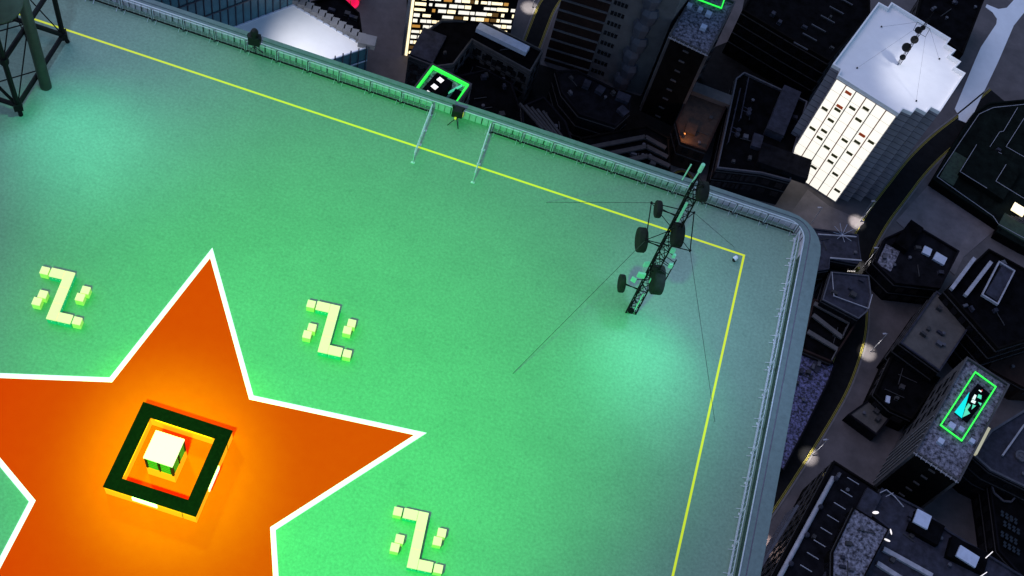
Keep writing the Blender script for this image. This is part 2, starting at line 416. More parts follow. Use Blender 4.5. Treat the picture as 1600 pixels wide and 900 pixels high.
# ------------------------------------------------------------------ benches and cube stools
BA = math.radians(6.4)
def bench_proto(loc, label):
    r = thing('zigzag_bench', label, 'bench', loc, 'zigzag benches round the star'); r.rotation_euler.z = BA
    L = Vector(loc)
    def seg(cx, cy, w, d, name):
        t = MB().box(L + Vector((cx, cy, .405)), (w - .012, d - .012, .09)).build(name, 'bench_top', r, bevel=.012)
        b = MB().box(L + Vector((cx, cy, .18)), (w - .03, d - .03, .36)).build('base', 'bench_side', t)
        return t
    seg(0, .856, .46, .857, 'seat'); seg(0, 0, .46, .855, 'seat'); seg(0, -.856, .46, .857, 'seat')
    seg(-.55, 1.055, .635, .46, 'seat'); seg(.55, -1.055, .635, .46, 'seat')
    dt = MB()
    for k in range(3):
        dt.box(L + Vector((-.72 + k * .17, .838, .22)), (.022, .012, .022)); dt.box(L + Vector((.0 + k * .3, -1.272, .22)), (.022, .012, .022))
    for k in range(7): dt.box(L + Vector((.218, .9 - k * .24, .22)), (.012, .022, .022))
    dt.build('light_dots', 'dot', r)
    return r
def stool_proto(loc, label):
    r = thing('cube_stool', label, 'stool', loc, 'glowing cube stools round the benches'); r.rotation_euler.z = BA
    L = Vector(loc)
    t = MB().box(L + Vector((0, 0, .42)), (.375, .375, .06)).build('seat', 'cube_top', r, bevel=.012)
    MB().box(L + Vector((0, 0, .195)), (.36, .36, .39)).build('base', 'cube_side', r)
    return r
wheres = ['left of the upper point of the orange star', 'right of the upper point of the orange star', 'at the bottom edge, right of the orange star']
short = ['leftmost zigzag bench', 'middle zigzag bench', 'zigzag bench at the bottom edge']
cen = [Vector((-19.56, 22.58)), Vector((-7.65, 25.28)), Vector((-.55, 17.01))]
stools = [(-1.119, 1.055, 'glowing cube stool at the upper end of the {}'), (1.115, -1.055, 'glowing cube stool at the lower end of the {}'),
          (-.78, -.134, 'upper glowing cube stool of the pair left of the {}'), (-.902, -.548, 'lower glowing cube stool of the pair left of the {}'),
          (.95, .54, 'upper glowing cube stool of the pair right of the {}'), (.84, .127, 'lower glowing cube stool of the pair right of the {}')]
bp = sp = None
for c, w, sh_ in zip(cen, wheres, short):
    lb = 'cream topped zigzag bench ' + w
    if bp is None: bp = bench_proto((*c, 0), lb)
    else: copy_thing(bp, (*c, 0), lb)
    for x, y, t in stools:
        q = (c.x + x * math.cos(BA) - y * math.sin(BA), c.y + x * math.sin(BA) + y * math.cos(BA), 0)
        lb = t.format(sh_)
        if sp is None: sp = stool_proto(q, lb)
        else: copy_thing(sp, q, lb)

# ------------------------------------------------------------------ lattice mast
MC = Vector((5.8, 31.65, 0))
ma = thing('lattice_mast', 'black guyed lattice mast with drum antennas near the upper right roof corner', 'antenna mast', MC)
HW = .29; HM = 11.6
legs = [MC + Vector((HW * math.cos(math.radians(a)), HW * math.sin(math.radians(a)), 0)) for a in (100, 220, 340)]
for p in legs: MB().tube(p, p + Vector((0, 0, HM)), .038, n=6).build('leg', 'steel_black', ma)
ml = MB(); nb = 15; hb = HM / nb
for k in range(nb):
    for i in range(3):
        a, b = legs[i], legs[(i + 1) % 3]; z = Vector((0, 0, k * hb)); z2 = Vector((0, 0, (k + 1) * hb))
        ml.tube(a + z, b + z, .017, n=5); ml.tube(a + z, b + z2, .02, n=5)
        if (k + i) % 2 == 0: ml.tube(b + z, a + z2, .02, n=5)
for i in range(3): ml.tube(legs[i] + Vector((0, 0, HM)), legs[(i + 1) % 3] + Vector((0, 0, HM)), .014, n=5)
ml.build('lattice', 'steel_black', ma)
MB().lathe(MC, (0, 0, 1), [(0, .16), (.05, .16), (.06, .08), (.14, .08)], 12).build('base_plate', 'steel_black', ma)
fz = 7.75
fc = [Vector((4.56, 32.66, fz)), Vector((6.52, 32.88, fz)), Vector((6.76, 30.86, fz)), Vector((4.76, 30.66, fz))]
fm = MB()
for i in range(4):
    fm.tube(fc[i], fc[(i + 1) % 4], .026, n=6)
    fm.tube(fc[i], MC + Vector((0, 0, fz)), .02, n=6)
    fm.lathe(fc[i] - Vector((0, 0, .05)), (0, 0, 1), [(0, .05), (.1, .05)], 8)
fm.build('stay_frame', 'steel_black', ma)
for c, q in zip(fc, [P(854, 316, 0), P(1147, 386, 0), P(1117, 659, 0), P(801, 584, 0)]):
    MB().tube(c, q, .011, n=5).build('guy_wire', 'wire', ma)
def drum(px, py, dia, th, yaw, dy=0.):
    d = CR * ((px - 800) / F) - CU * ((py - 450) / F) + CF
    t = (MC.y + dy) / d.y; c = Vector((0, 0, HC)) + d * t
    ax = Vector((math.cos(yaw), math.sin(yaw), 0)); r = dia / 2
    o = MB().lathe(c - ax * th / 2, ax, [(0, r * .55), (.04, r * .93), (.09, r), (th - .04, r), (th - .01, r * .96), (th, r * .9)], 28).build('drum_antenna', 'drum', ma, smooth=True)
    m = MB(); e = MC + Vector((0, 0, c.z)); m.tube(c, e, .03, n=6); m.tube(c + Vector((0, 0, .15)), e + Vector((0, 0, -.15)), .02, n=6)
    m.build('mount_arm', 'steel_black', o); return o
drum(972, 443, .9, .3, math.radians(194)); drum(1026, 437, 1.42, .55, math.radians(14), -.25)
drum(1003, 375, 1.16, .42, math.radians(196)); drum(1058, 367, 1.12, .46, math.radians(13), -.2)
drum(1029, 327, .78, .28, math.radians(195)); drum(1097, 299, .88, .42, math.radians(14))
def onmast(px, py, dy=0.):
    d = CR * ((px - 800) / F) - CU * ((py - 450) / F) + CF
    return Vector((0, 0, HC)) + d * ((MC.y + dy) / d.y)
for px, py, w, h, rz in ((1020, 439, .3, .34, .2), (990, 437, .24, .3, -.3), (1002, 430, .36, .38, .1), (1010, 413, .24, .36, .5), (1051, 392, .2, .3, .2), (1053, 400, .14, .26, .1), (1048, 415, .18, .34, .1)):
    c = onmast(px, py, -.3); m = MB().box(c, (w, .1, h), rz); o = m.build('flood_panel', 'panel_green', ma)
    MB().tube(c, MC + Vector((0, 0, c.z - .1)), .02, n=5).build('bracket', 'steel_black', o)
for a, b, r in ((onmast(1066, 281), onmast(1080, 257), .03), (onmast(1077, 292), onmast(1099, 258), .035)):
    MB().tube(a, b, r).build('whip_antenna', 'whip', ma)
MB().tube(onmast(1093, 268), onmast(1099, 257), .085).build('whip_sleeve', 'whip', ma)
MB().box((MC.x - .05, MC.y - .3, 9.6), (.1, .05, 1.5), .3).build('feeder_panel', 'panel_green', ma)
for k in range(4):
    z = 4.1 + k * .55
    MB().tube(MC + Vector((.15, -.1, z)), MC + Vector((.72, -.3, z)), .02, n=5).build('rung', 'steel_black', ma)
MB().tube(MC + Vector((.72, -.3, 3.7)), MC + Vector((.72, -.3, 6.0)), .03, n=6).build('side_pole', 'steel_black', ma)
MB().tube(MC + Vector((.12, -.2, .6)), MC + Vector((.12, -.2, 2.2)), .03, n=6).build('cable_tray', 'whip', ma)

# ------------------------------------------------------------------ big steel tower, top left
TX, TY0, TY1, TD = -26.0, 31.35, 36.2, 4.85
tt = thing('steel_tower', 'black steel truss tower on stub feet in the upper left corner', 'truss tower', (TX - TD / 2, (TY0 + TY1) / 2, 0))
feet = [Vector((TX, TY0, .6)), Vector((TX, TY1, .6)), Vector((TX - TD, TY1, .6)), Vector((TX - TD, TY0, .6))]
ctr = Vector((TX - TD / 2, (TY0 + TY1) / 2, 0))
for i, f in enumerate(feet):
    o = (f - ctr); o.z = 0; o.normalize()
    m = MB().tube(f, f + Vector((o.x * .15, o.y * .15, -.6)), .11, n=8); m.box(f, (.42, .42, .42), .6)
    m.build('foot', 'steel_black', tt)
LV = [.6, 4.1, 7.6, 11.1, 14.6]
for lv in range(len(LV) - 1):
    z0, z1 = LV[lv], LV[lv + 1]
    A = [Vector((f.x, f.y, z0)) for f in feet]; B = [Vector((f.x, f.y, z1)) for f in feet]
    for i in range(4):
        MB().tube(A[i], B[i], .13, n=8).build('leg', 'steel_black', tt)
        MB().tube(A[i], A[(i + 1) % 4], .13, n=8).build('girder', 'steel_black', tt)
        m = MB(); mid_t = (B[i] + B[(i + 1) % 4]) / 2; mid_b = (A[i] + A[(i + 1) % 4]) / 2
        m.tube(A[i], mid_t, .035, n=5); m.tube(A[(i + 1) % 4], mid_t, .09, n=6); m.tube(mid_b, mid_t, .03, n=5)
        MB().tube(mid_b + Vector((0, .3, 0)) if i % 2 == 0 else mid_b, B[i].lerp(mid_t, .8), .03, n=5).build('brace', 'steel_black', tt)
        MB().tube(mid_b, (A[(i + 1) % 4] + A[(i + 2) % 4]) / 2, .035, n=5).build('brace', 'steel_black', tt)
        m.build('brace', 'steel_black', tt)
        m = MB().lathe(mid_t - Vector((0, 0, .22)), (0, 0, 1), [(0, .2), (.44, .2)], 8); m.lathe(B[i] - Vector((0, 0, .2)), (0, 0, 1), [(0, .22), (.4, .22)], 8)
        m.build('node', 'steel_black', tt)
pl = thing('green_pole', 'thick dark green pole standing on the roof beside the truss tower', 'pole', (-25.6, 33.3, 0))
MB().lathe((-25.6, 33.3, 0), (0, 0, 1), [(0, .285), (.03, .285), (17, .26)], 24).build('shaft', 'pole_green', pl, smooth=True)
dsh = MB().lathe(P(-8, -6, 7.5), (.5, -.45, .35), [(0, .3), (.15, .75), (.4, 1.15), (.46, 1.15), (.47, 1.1)], 32).build('dish', 'pole_green', pl, smooth=True)
MB().tube(P(-8, -6, 7.5), Vector((-25.6, 33.3, 7.6)), .08).build('dish_arm', 'steel_black', dsh)
hd = MB().box((-25.1, 31.6, 16.6), (.9, .5, .6), -.8).build('floodlight', 'steel_black', pl)  # lamp head added out of view for the star's fill light
MB().beam((-25.6, 33.3, 16.8), (-25.1, 31.6, 16.8), .1, .1).build('floodlight_arm', 'steel_black', hd)

# ------------------------------------------------------------------ tripod work lamps
def tripod(label, c, feet_, z_body, size, head):
    c = Vector((*c, 0)); r = thing('tripod_lamp', label, 'work lamp', c, 'black tripod lamps at the upper parapet')
    for f in feet_:
        MB().tube(c + Vector((0, 0, z_body - .25)), c + Vector((*f, .0)), .022, n=6).build('leg', 'tripod_black', r)
    MB().tube(c + Vector((0, 0, z_body - .4)), c + Vector((0, 0, z_body)), .04).build('mast', 'tripod_black', r)
    w, d, h = size
    b = MB().box(c + Vector((0, 0, z_body + h / 2)), (w, d, h), .12).build('housing', 'tripod_black', r, bevel=.04)
    if head:
        MB().lathe(c + Vector((0, .02, z_body + h - .02)), (0, 0, 1), [(0, .2), (.3, .2), (.42, .15), (.46, .06)], 16).build('cap', 'tripod_black', b)
        for s in (-1, 1): MB().box(c + Vector((s * (w / 2 + .03), 0, z_body + h - .12)), (.06, .14, .2)).build('clamp', 'tripod_black', b)
    else:
        for s in (-1, 1): MB().beam(c + Vector((s * w * .42, 0, z_body + h - .05)), c + Vector((s * w * .52, .02, z_body + h + .16)), .08, .1).build('barn_door', 'tripod_black', b)
        MB().lathe(c + Vector((-.02, -d / 2 - .05, z_body - .02)), (0, 0, 1), [(0, .06), (.1, .06)], 10).build('lens', 'lens_yellow', b)
        MB().box(c + Vector((w / 2 + .02, -.04, z_body + h * .45)), (.03, .08, .34)).build('indicator', 'lens_yellow', b)
    return r
tripod('tall black tripod lamp with a domed cap standing at the upper left railing', (-16.9, 39.28), ((0, .1), (-.36, .3), (.34, .3)), .95, (.62, .4, .62), True)
tripod('squat black tripod lamp with yellow lens in the gap between the two walkway rails', (-5.75, 39.35), ((-.34, -.45), (.26, -.45), (0, .2)), .52, (.58, .42, .52), False)
c = P(1148, 405, .12)
cl = thing('corner_spotlight', 'tiny white and black spotlight on the roof inside the corner of the yellow line', 'spotlight', (c.x, c.y, 0))
MB().lathe((c.x, c.y, 0), (0, 0, 1), [(0, .1), (.03, .1), (.05, .04), (.14, .04)], 12).build('base', 'tripod_black', cl)
hd2 = MB().lathe((c.x - .05, c.y - .08, .2), (.5, .7, .35), [(0, .1), (.02, .13), (.2, .11), (.24, .06)], 16).build('head', 'lamp_white', cl, smooth=True)
MB().lathe((c.x - .062, c.y - .098, .188), (.5, .7, .35), [(0, .09), (.012, .09)], 16).build('lens', 'tripod_black', hd2)

# ================================================================== CITY
exec_city = True
def windows(r, A, B, z0, z1, cols, rows, mats, fw=.75, fh=.7, depth=.06, name='window', skip=0., grid=False, parent=None, trim='trim_dark'):
    A, B = Vector((A.x, A.y)), Vector((B.x, B.y)); d = B - A; Ln = d.length; d.normalize(); nrm = Vector((d.y, -d.x)); ang = math.atan2(d.y, d.x)
    cw, chh = Ln / cols, (z1 - z0) / rows; cache = {}; n = 0
    for j in range(rows):
        for i in range(cols):
            if skip and random.random() < skip: continue
            mk = mats(i, j) if callable(mats) else mats
            if mk is None: continue
            p = A + d * (cw * (i + .5)) + nrm * (depth / 2 + .004); z = z0 + chh * (j + .5)
            if mk not in cache:
                m = MB().box((0, 0, 0), (cw * fw, depth, chh * fh), ang)
                o = m.build(name, mk, None); cache[mk] = o.data
                o.parent = r
            else:
                o = bpy.data.objects.new(name, cache[mk]); COL.objects.link(o); o.parent = r
            o.location = Vector((p.x, p.y, z)) - r.location; n += 1
            if n >= 100: return
def inside(p, pl):
    c = False
    for a, b in zip(pl, pl[1:] + pl[:1]):
        if (a.y > p.y) != (b.y > p.y) and p.x < (b.x - a.x) * (p.y - a.y) / (b.y - a.y) + a.x: c = not c
    return c
RC_ = random.Random(21)
def bld(name, label, outline, z1, wall='dark_wall', roof='dark_roof', par=.7, pt=.35, z0=G, rim=None, cat='building', plain=False):
    pl = ccw(outline); cx = sum(p.x for p in pl) / len(pl); cy = sum(p.y for p in pl) / len(pl)
    r = thing(name, label, cat, (cx, cy, z0))
    w = MB().prism(pl, z0, z1 - par, top=False, bottom=False).build('wall', wall, r)
    ip = inset(pl, pt)
    MB().prism(inset(pl, .02), z1 - par - .3, z1 - par + .01, bottom=False).build('roof', roof, r)
    MB().ring(pl, ip, z1 - par + .012, z1).build('parapet', rim or wall, r)
    r['z1'] = z1; r['par'] = par
    if plain: return r, pl
    h = z1 - z0
    if h > 4.5:                     # floors on the fronts: window rows and a string course per floor
        left = 90
        for a, b in sorted(zip(pl, pl[1:] + pl[:1]), key=lambda e: -(e[1] - e[0]).length):
            d = (b - a); ln = d.length
            if ln < 3.5: continue
            nn = Vector((d.y, -d.x)); mm = (a + b) / 2
            if nn.dot(-mm) <= 0: continue
            cols = max(1, int(ln / 2.4)); rows = max(1, int((h - 1) / 3))
            while cols * rows > left and rows > 1: rows -= 1
            if cols * rows > left: continue
            left -= cols * rows
            windows(r, a + d * .04, b - d * .04, z1 - par - .4 - rows * 3, z1 - par - .4, cols, rows, 'glass_dim', .55, .55)
            for k in range(rows):
                z = z1 - par - .5 - k * 3; o = nn.normalized() * .06
                MB().beam((*(a + o), z), (*(b + o), z), .14, .22).build('string_course', 'course', r)
    xs = [p.x for p in pl]; ys = [p.y for p in pl]; ins = inset(pl, 1.1); zt = z1 - par + .012; n = 0; tries = 0
    ex = max(max(xs) - min(xs), max(ys) - min(ys)); ang = math.atan2((pl[1] - pl[0]).y, (pl[1] - pl[0]).x)
    want = int(min(9, ex / 2.2))
    while n < want and tries < 80:
        tries += 1; q = Vector((RC_.uniform(min(xs), max(xs)), RC_.uniform(min(ys), max(ys))))
        if not inside(q, ins): continue
        n += 1; k = RC_.random()
        if k < .45:
            w_, d_, h_ = RC_.uniform(.4, 1.3), RC_.uniform(.4, 1.0), RC_.uniform(.3, .8)
            m = MB().box((q.x, q.y, zt + h_ / 2 + .05), (w_, d_, h_), ang); m.box((q.x, q.y, zt + .025), (w_ + .15, d_ + .15, .05), ang)
            m.build('vent_box', RC_.choice(['slate_roof', 'course', 'course', 'trim_dark']), r)
        elif k < .7:
            MB().lathe((q.x, q.y, zt), (0, 0, 1), [(0, .22), (.5, .22), (.52, .34), (.66, .34), (.7, .1)], 10).build('vent_pipe', 'trim_dark', r)
        else:
            e = q + Vector((math.cos(ang), math.sin(ang))) * RC_.uniform(1.5, 4) if RC_.random() < .5 else q + Vector((-math.sin(ang), math.cos(ang))) * RC_.uniform(1.5, 4)
            if inside(e, ins): MB().tube((q.x, q.y, zt + .18), (e.x, e.y, zt + .18), .09, n=6).tube((q.x, q.y, zt), (q.x, q.y, zt + .2), .09, n=6).build('roof_pipe', 'course', r)
    return r, pl
def topz(r): return r['z1'] - r['par'] + .012
def part_box(r, name, m, p0, p1, p2, z, h, parent=None):
    """box standing at height z whose TOP outline is the photo rectangle p0 p1 p2"""
    return MB().prism(ccw(rect(p0, p1, p2, z + h)), z, z + h).build(name, m, parent or r)

# ---- ground, road, path
g = MB().add([(-900, -600, G - .0), (1100, -600, G), (1100, 1400, G), (-900, 1400, G)], [(0, 1, 2, 3)]).build('ground', 'plaza'); struct(g)
cl_px = [(1560, 150), (1510, 192), (1470, 222), (1433, 258), (1400, 302), (1372, 338), (1345, 385), (1335, 430), (1338, 480), (1335, 520), (1325, 555), (1308, 600), (1285, 640), (1258, 684), (1225, 735), (1192, 785), (1150, 845), (1105, 900)]
def smooth_path(pts, it=2):
    for _ in range(it):
        q = [pts[0]]
        for a, b in zip(pts, pts[1:]): q += [a.lerp(b, .25), a.lerp(b, .75)]
        pts = q + [pts[-1]]
    return pts
def ribbon(center, off0, off1, z0, z1=None):
    m = MB(); n = len(center); L = []; R_ = []
    for i, p in enumerate(center):
        d = (center[min(i + 1, n - 1)] - center[max(i - 1, 0)]).normalized(); nn = Vector((-d.y, d.x))
        L.append(p + nn * off0); R_.append(p + nn * off1)
    if z1 is None:
        m.add([(p.x, p.y, z0) for p in L] + [(p.x, p.y, z0) for p in R_], [(i, i + 1, n + i + 1, n + i) for i in range(n - 1)])
    else:
        m.ring(L + R_[::-1], L + R_[::-1], z0, z0)
        m.v.clear(); m.f.clear()
        for a0, a1 in ((0, n - 1),):
            vs = []
            for z in (z0, z1): vs += [(p.x, p.y, z) for p in L] + [(p.x, p.y, z) for p in R_]
            fs = []
            for i in range(n - 1):
                fs += [(2 * n + i, 2 * n + i + 1, 3 * n + i + 1, 3 * n + i), (i, i + 1, 2 * n + i + 1, 2 * n + i), (n + i, 3 * n + i, 3 * n + i + 1, n + i + 1)]
            m.add(vs, fs)
    return m
def road(center, w):
    struct(ribbon(center, w, -w, G + .004).build('road', 'asphalt'))
    for s in (1, -1):
        struct(ribbon(center, s * (w - .1), s * (w - .22), G + .008).build('road_marking', 'yellow_paint'))
        struct(ribbon(center, s * (w - .36), s * (w - .46), G + .008).build('road_marking', 'yellow_paint'))
        struct(ribbon(center, s * w, s * (w + .35), G, G + .13).build('kerb', 'kerb'))
road(smooth_path([P2(x, y, G) for x, y in cl_px]), 2.55)
road(smooth_path([P2(x, y, G) for x, y in ((905, -60), (885, -30), (856, 5), (842, 40), (828, 78), (812, 120), (795, 165))]), 2.0)
road(smooth_path([P2(x, y, G) for x, y in ((1030, 300), (1055, 285), (1068, 272), (1076, 290), (1082, 310), (1085, 330))], 3), 1.6)
wp = [(1542, 6.7), (1540, 11), (1551, 19), (1558, 29), (1557, 37), (1533, 73), (1524, 93), (1492, 170), (1498, 180), (1498, 187), (1510, 192), (1521, 178), (1560, 96), (1584, 40), (1600, 20), (1640, -20), (1610, -40), (1584, 0), (1573, 12), (1560, 14)]
struct(MB().prism(ccw(poly(wp, G + .13)), G + .001, G + .13, bottom=False).build('path', 'white_path'))
struct(MB().prism(ccw(poly([(1457, 282), (1563, 352), (1505, 402), (1492, 430), (1400, 345)], G + .1)), G + .001, G + .1, bottom=False).build('pavement', 'paving_tile'))
struct(MB().prism(ccw(poly([(1042, 270), (1058, 228), (1102, 240), (1092, 290)], G + .08)), G + .0005, G + .0035, bottom=False).build('pavement', 'terrace'))

struct(MB().prism(ccw(poly([(705, 120), (745, 95), (842, 100), (1000, 150), (1050, 100), (1150, 60), (1165, -10), (1250, -30), (1300, 60), (1236, 232), (1100, 200), (1052, 226), (1040, 330), (700, 300)], G + .002)), G - .2, G + .0025, bottom=False).build('yard_shade_sheet', 'asphalt'))  # dark sheet: shade over the yards put into the ground colour
struct(MB().prism(ccw(poly([(1222, 352), (1262, 296), (1296, 322), (1352, 346), (1334, 364), (1262, 355)], G + .1)), G + .001, G + .1, bottom=False).build('pavement', 'paving_tile'))  # paler sheet: lamp and window light on this ground put into its colour
struct(ribbon([P2(1640, 410, G), P2(1600, 468, G), P2(1572, 515, G), P2(1545, 566, G)], .75, -.75, G + .006).build('path', 'brown_path'))
# ---- street lamps (pole, arm, head)
def street_lamp(px, label, h=8., tgt=None, energy=9500, col=(1, .95, .88)):
    b = P(px[0], px[1], G); r = thing('street_lamp', label, 'street lamp', b, 'street lamps along the roads')
    d = Vector((-.6, -.3, 0)).normalized()
    MB().tube(b, b + Vector((0, 0, h)), .09, .06).build('pole', 'trim', r)
    MB().tube(b + Vector((0, 0, h)), b + Vector((d.x * .5, d.y * .5, h + .12)), .05).build('arm', 'trim', r)
    e = b + Vector((d.x * .7, d.y * .7, h + .1))
    hdd = MB().box(e, (.7, .3, .12), math.atan2(d.y, d.x)).build('lamp_head', 'trim', r)
    MB().box(e - Vector((0, 0, .075)), (.5, .22, .03), math.atan2(d.y, d.x)).build('lens', 'lamp_lit', hdd)
    L = bpy.data.lights.new('street_light', 'SPOT'); L.energy = energy; L.color = col; L.spot_size = math.radians(32); L.spot_blend = .9; L.shadow_soft_size = .15
    lo = bpy.data.objects.new('street_light', L); COL.objects.link(lo); lo.location = e - Vector((0, 0, .12)) - r.location; lo.parent = r
    return r
street_lamp((1360, 550), 'street lamp on the outer side of the road bend, right of the roof corner building')
street_lamp((1268.75, 712), 'street lamp beside the road, above the long pipe roof at the lower right')
street_lamp((1347.5, 418.5), 'street lamp beside the corner building with the angular slate roof')
street_lamp((1262, 357), 'street lamp just beyond the rounded corner of the green roof', energy=900)
street_lamp((1344, 347), 'street lamp at the road edge at the foot of the white stepped tower')
street_lamp((1200, 850), 'street lamp beside the roof edge at the bottom, with a pinkish pool', col=(1, .75, .65))
street_lamp((832, 12), 'street lamp by the narrow road near the top edge', energy=12000)
street_lamp((1066, 240), 'street lamp on the pink forecourt behind the lattice mast', energy=9000, col=(1, .8, .78))

RB = (1067, 207)
# ---- white stepped tower
ZW = -119.2
wt_px = [(1309.5, 117.5), (1405, 177.5), (1411, 169.5), (1426, 176), (1432.5, 168), (1447.5, 176), (1455, 167), (1469, 174.5), (1509, 114), (1493, 105), (1502, 96), (1485, 86), (1494, 78), (1479, 69), (1486, 60), (1393, 3), (1387.5, 11), (1373, 3), (1301, 100), (1314, 107.5)]
wt, wpl = bld('stepped_tower', 'white roofed stepped tower with a brightly lit window front, upper right', poly(wt_px, ZW), ZW, 'white_tower', 'white_roof', .9, .28, rim='white_roof', plain=True)
A, B = P2(1309.5, 117.5, ZW), P2(1405, 177.5, ZW)
NR = 10
for k in range(1, NR * 2):
    z = G + (ZW - G) * k / (NR * 2)
    MB().ring(inset(wpl, -.05), inset(wpl, .05), z - .05, z + .05).build('floor_band', 'trim_dark', wt)
d = (B - A).normalized(); nr = Vector((d.y, -d.x))
A2, B2 = A + d * .12 - nr * -.06, B - d * .12 - nr * -.06
windows(wt, A2, B2, G + .4, ZW - 1.0, 6, NR, 'win_white', .9, .945, .08)
for i in range(1, 6):
    p = A2.lerp(B2, i / 6) + nr * .1
    MB().beam((p.x, p.y, G + .4), (p.x, p.y, ZW - 1.0), .2, .12).build('mullion', 'red_line' if i % 2 else 'trim_dark', wt)
blinds = [(1, 9.55, 'blind_red'), (1, 8.1, 'blind_red'), (1, 7.75, 'blind_olive'), (2, 8.6, 'blind_olive'), (3, 9.2, 'blind_olive'), (0, 7.2, 'blind_olive'), (1, 6.6, 'blind_olive'), (3, 8.0, 'blind_olive'), (1, 5.4, 'blind_olive'), (4, 7.0, 'blind_red'),
          (3, 5.7, 'blind_olive'), (4, 6.2, 'blind_olive'), (5, 6.9, 'blind_olive'), (2, 4.2, 'blind_olive'), (1, 4.6, 'blind_olive'), (3, 3.9, 'blind_olive'), (4, 4.9, 'blind_olive'), (3, 3.2, 'blind_olive'), (2, 1.8, 'blind_olive'), (4, 2.4, 'blind_olive'), (5, 1.1, 'blind_olive'), (0, 5.0, 'blind_olive')]
ang = math.atan2(d.y, d.x); cw = (B2 - A2).length / 6; sh = (ZW - 1.0 - G - .4) / NR
for i, fl, mk in blinds:
    p = A2 + d * (cw * (i + .5)) + nr * .1
    MB().box((p.x, p.y, G + .4 + sh * fl), (cw * .62, .05, .75), ang).build('blind', mk, wt)
# roof mast of the white tower: lattice with round dishes
rz_ = ZW - .88
mb = P(1404, 100, rz_)
rm = thing('roof_mast', 'slim dark mast with four round dishes on the white tower roof', 'antenna mast', mb)
mt = MB()
for dx, dy in ((.35, 0), (-.18, .3), (-.18, -.3)):
    mt.tube(mb + Vector((dx, dy, 0)), mb + Vector((dx * .6, dy * .6, 13)), .05, n=5)
for k in range(16):
    z = Vector((0, 0, k * .8)); z2 = Vector((0, 0, (k + 1) * .8))
    mt.tube(mb + Vector((.3, 0, 0)) + z, mb + Vector((-.15, .25, 0)) + z2, .035, n=4); mt.tube(mb + Vector((-.15, -.25, 0)) + z, mb + Vector((.3, 0, 0)) + z2, .035, n=4)
mt.build('lattice', 'steel_black', rm)
def near_axis(px, py):
    best = None
    for k in range(0, 160):
        q = mb + Vector((0, 0, k * .1)); v = q - Vector((0, 0, HC)); s = Vector((800 + F * v.dot(CR) / v.dot(CF), 450 - F * v.dot(CU) / v.dot(CF)))
        e = (s - Vector((px, py))).length
        if best is None or e < best[0]: best = (e, q.z)
    return best[1]
for px, py, dia in ((1410.5, 89.5, 1.15), (1416.5, 74, 1.75), (1429, 62, 1.5), (1435, 47, 1.3), (1442, 43.5, .95)):
    c = P(px, py, near_axis(px, py)); f = (Vector((0, 0, HC)) - c); f.normalize()
    o = MB().lathe(c - f * .15, f, [(0, dia * .25), (.12, dia * .42), (.3, dia * .5), (.34, dia * .5)], 24).build('dish', 'tripod_black', rm, smooth=True)
    MB().tube(c, Vector((mb.x, mb.y, c.z)), .05, n=5).build('mount_arm', 'steel_black', o)
sqz = near_axis(1440, 46)
q4 = [P(x, y, sqz) for x, y in ((1433.5, 34.5), (1453, 45), (1446, 57.5), (1427, 47))]
m = MB()
for i in range(4): m.tube(q4[i], q4[(i + 1) % 4], .045, n=5)
m.build('stay_frame', 'steel_black', rm)
for c, (x, y) in zip(q4, ((1377, 42), (1467.5, 92.5), (1431.5, 158), (1339, 106.5))):
    e = P(x, y, rz_); MB().tube(c, e, .018, n=4).build('guy_wire', 'wire', rm)
    MB().lathe(e, (0, 0, 1), [(0, .16), (.2, .16)], 10).build('anchor', 'tripod_black', rm)
MB().tube(mb + Vector((0, 0, 12.8)), mb + Vector((0, 0, 15)), .06, .03).build('whip_antenna', 'steel_black', rm)

# ---- lit office block, top
ZB = -80
A, B = P2(636, 86, G), P2(787, 96, G); u = (B - A).normalized(); v = Vector((-u.y, u.x))
b1, p1 = bld('office_block', 'tall office block with rows of glowing warm windows at the top edge', [A, B, B + v * 16, A + v * 16], ZB, 'black_wall', 'dark_roof', plain=True)
lit = random.Random(5); fl_h = 1.66; nW_ = 0; Lb = (B - A).length; an = math.atan2(u.y, u.x)
for j in range(12):
    x = .25
    while x < Lb - .4 and nW_ < 100:
        ln = lit.choice((.6, .9, 1.2, 1.6, 2.2)); ln = min(ln, Lb - .15 - x)
        if x < .5 or lit.random() < .85:
            mk = lit.choices(['win_warm', 'win_white', 'win_amber', 'win_dim'], [.38, .42, .1, .1])[0]
            p = A + u * (x + ln / 2) - v * .035
            MB().box((p.x, p.y, G + .95 + fl_h * j), (ln, .06, 1.0 * lit.uniform(.7, 1)), an).build('window', mk, b1); nW_ += 1
        if j < 5 and x / Lb > .22 + .07 * j: break      # behind the courtyard block
        x += ln + lit.choice((.12, .16, .25, .6))
MB().beam((A.x - u.x * .2, A.y - u.y * .2, G), (A.x - u.x * .2, A.y - u.y * .2, ZB + .4), .3, .5).build('corner_fin', 'win_warm', b1)
fin = A - u * .9
MB().beam((fin.x, fin.y, G), (fin.x, fin.y, ZB), .12, .6).build('edge_fin', 'trim', b1)
for j in range(1, 14): MB().beam((*(A - v * .03), G + .3 + 1.66 * j), (*(B - v * .03), G + .3 + 1.66 * j), .1, .14).build('floor_band', 'black_wall', b1)

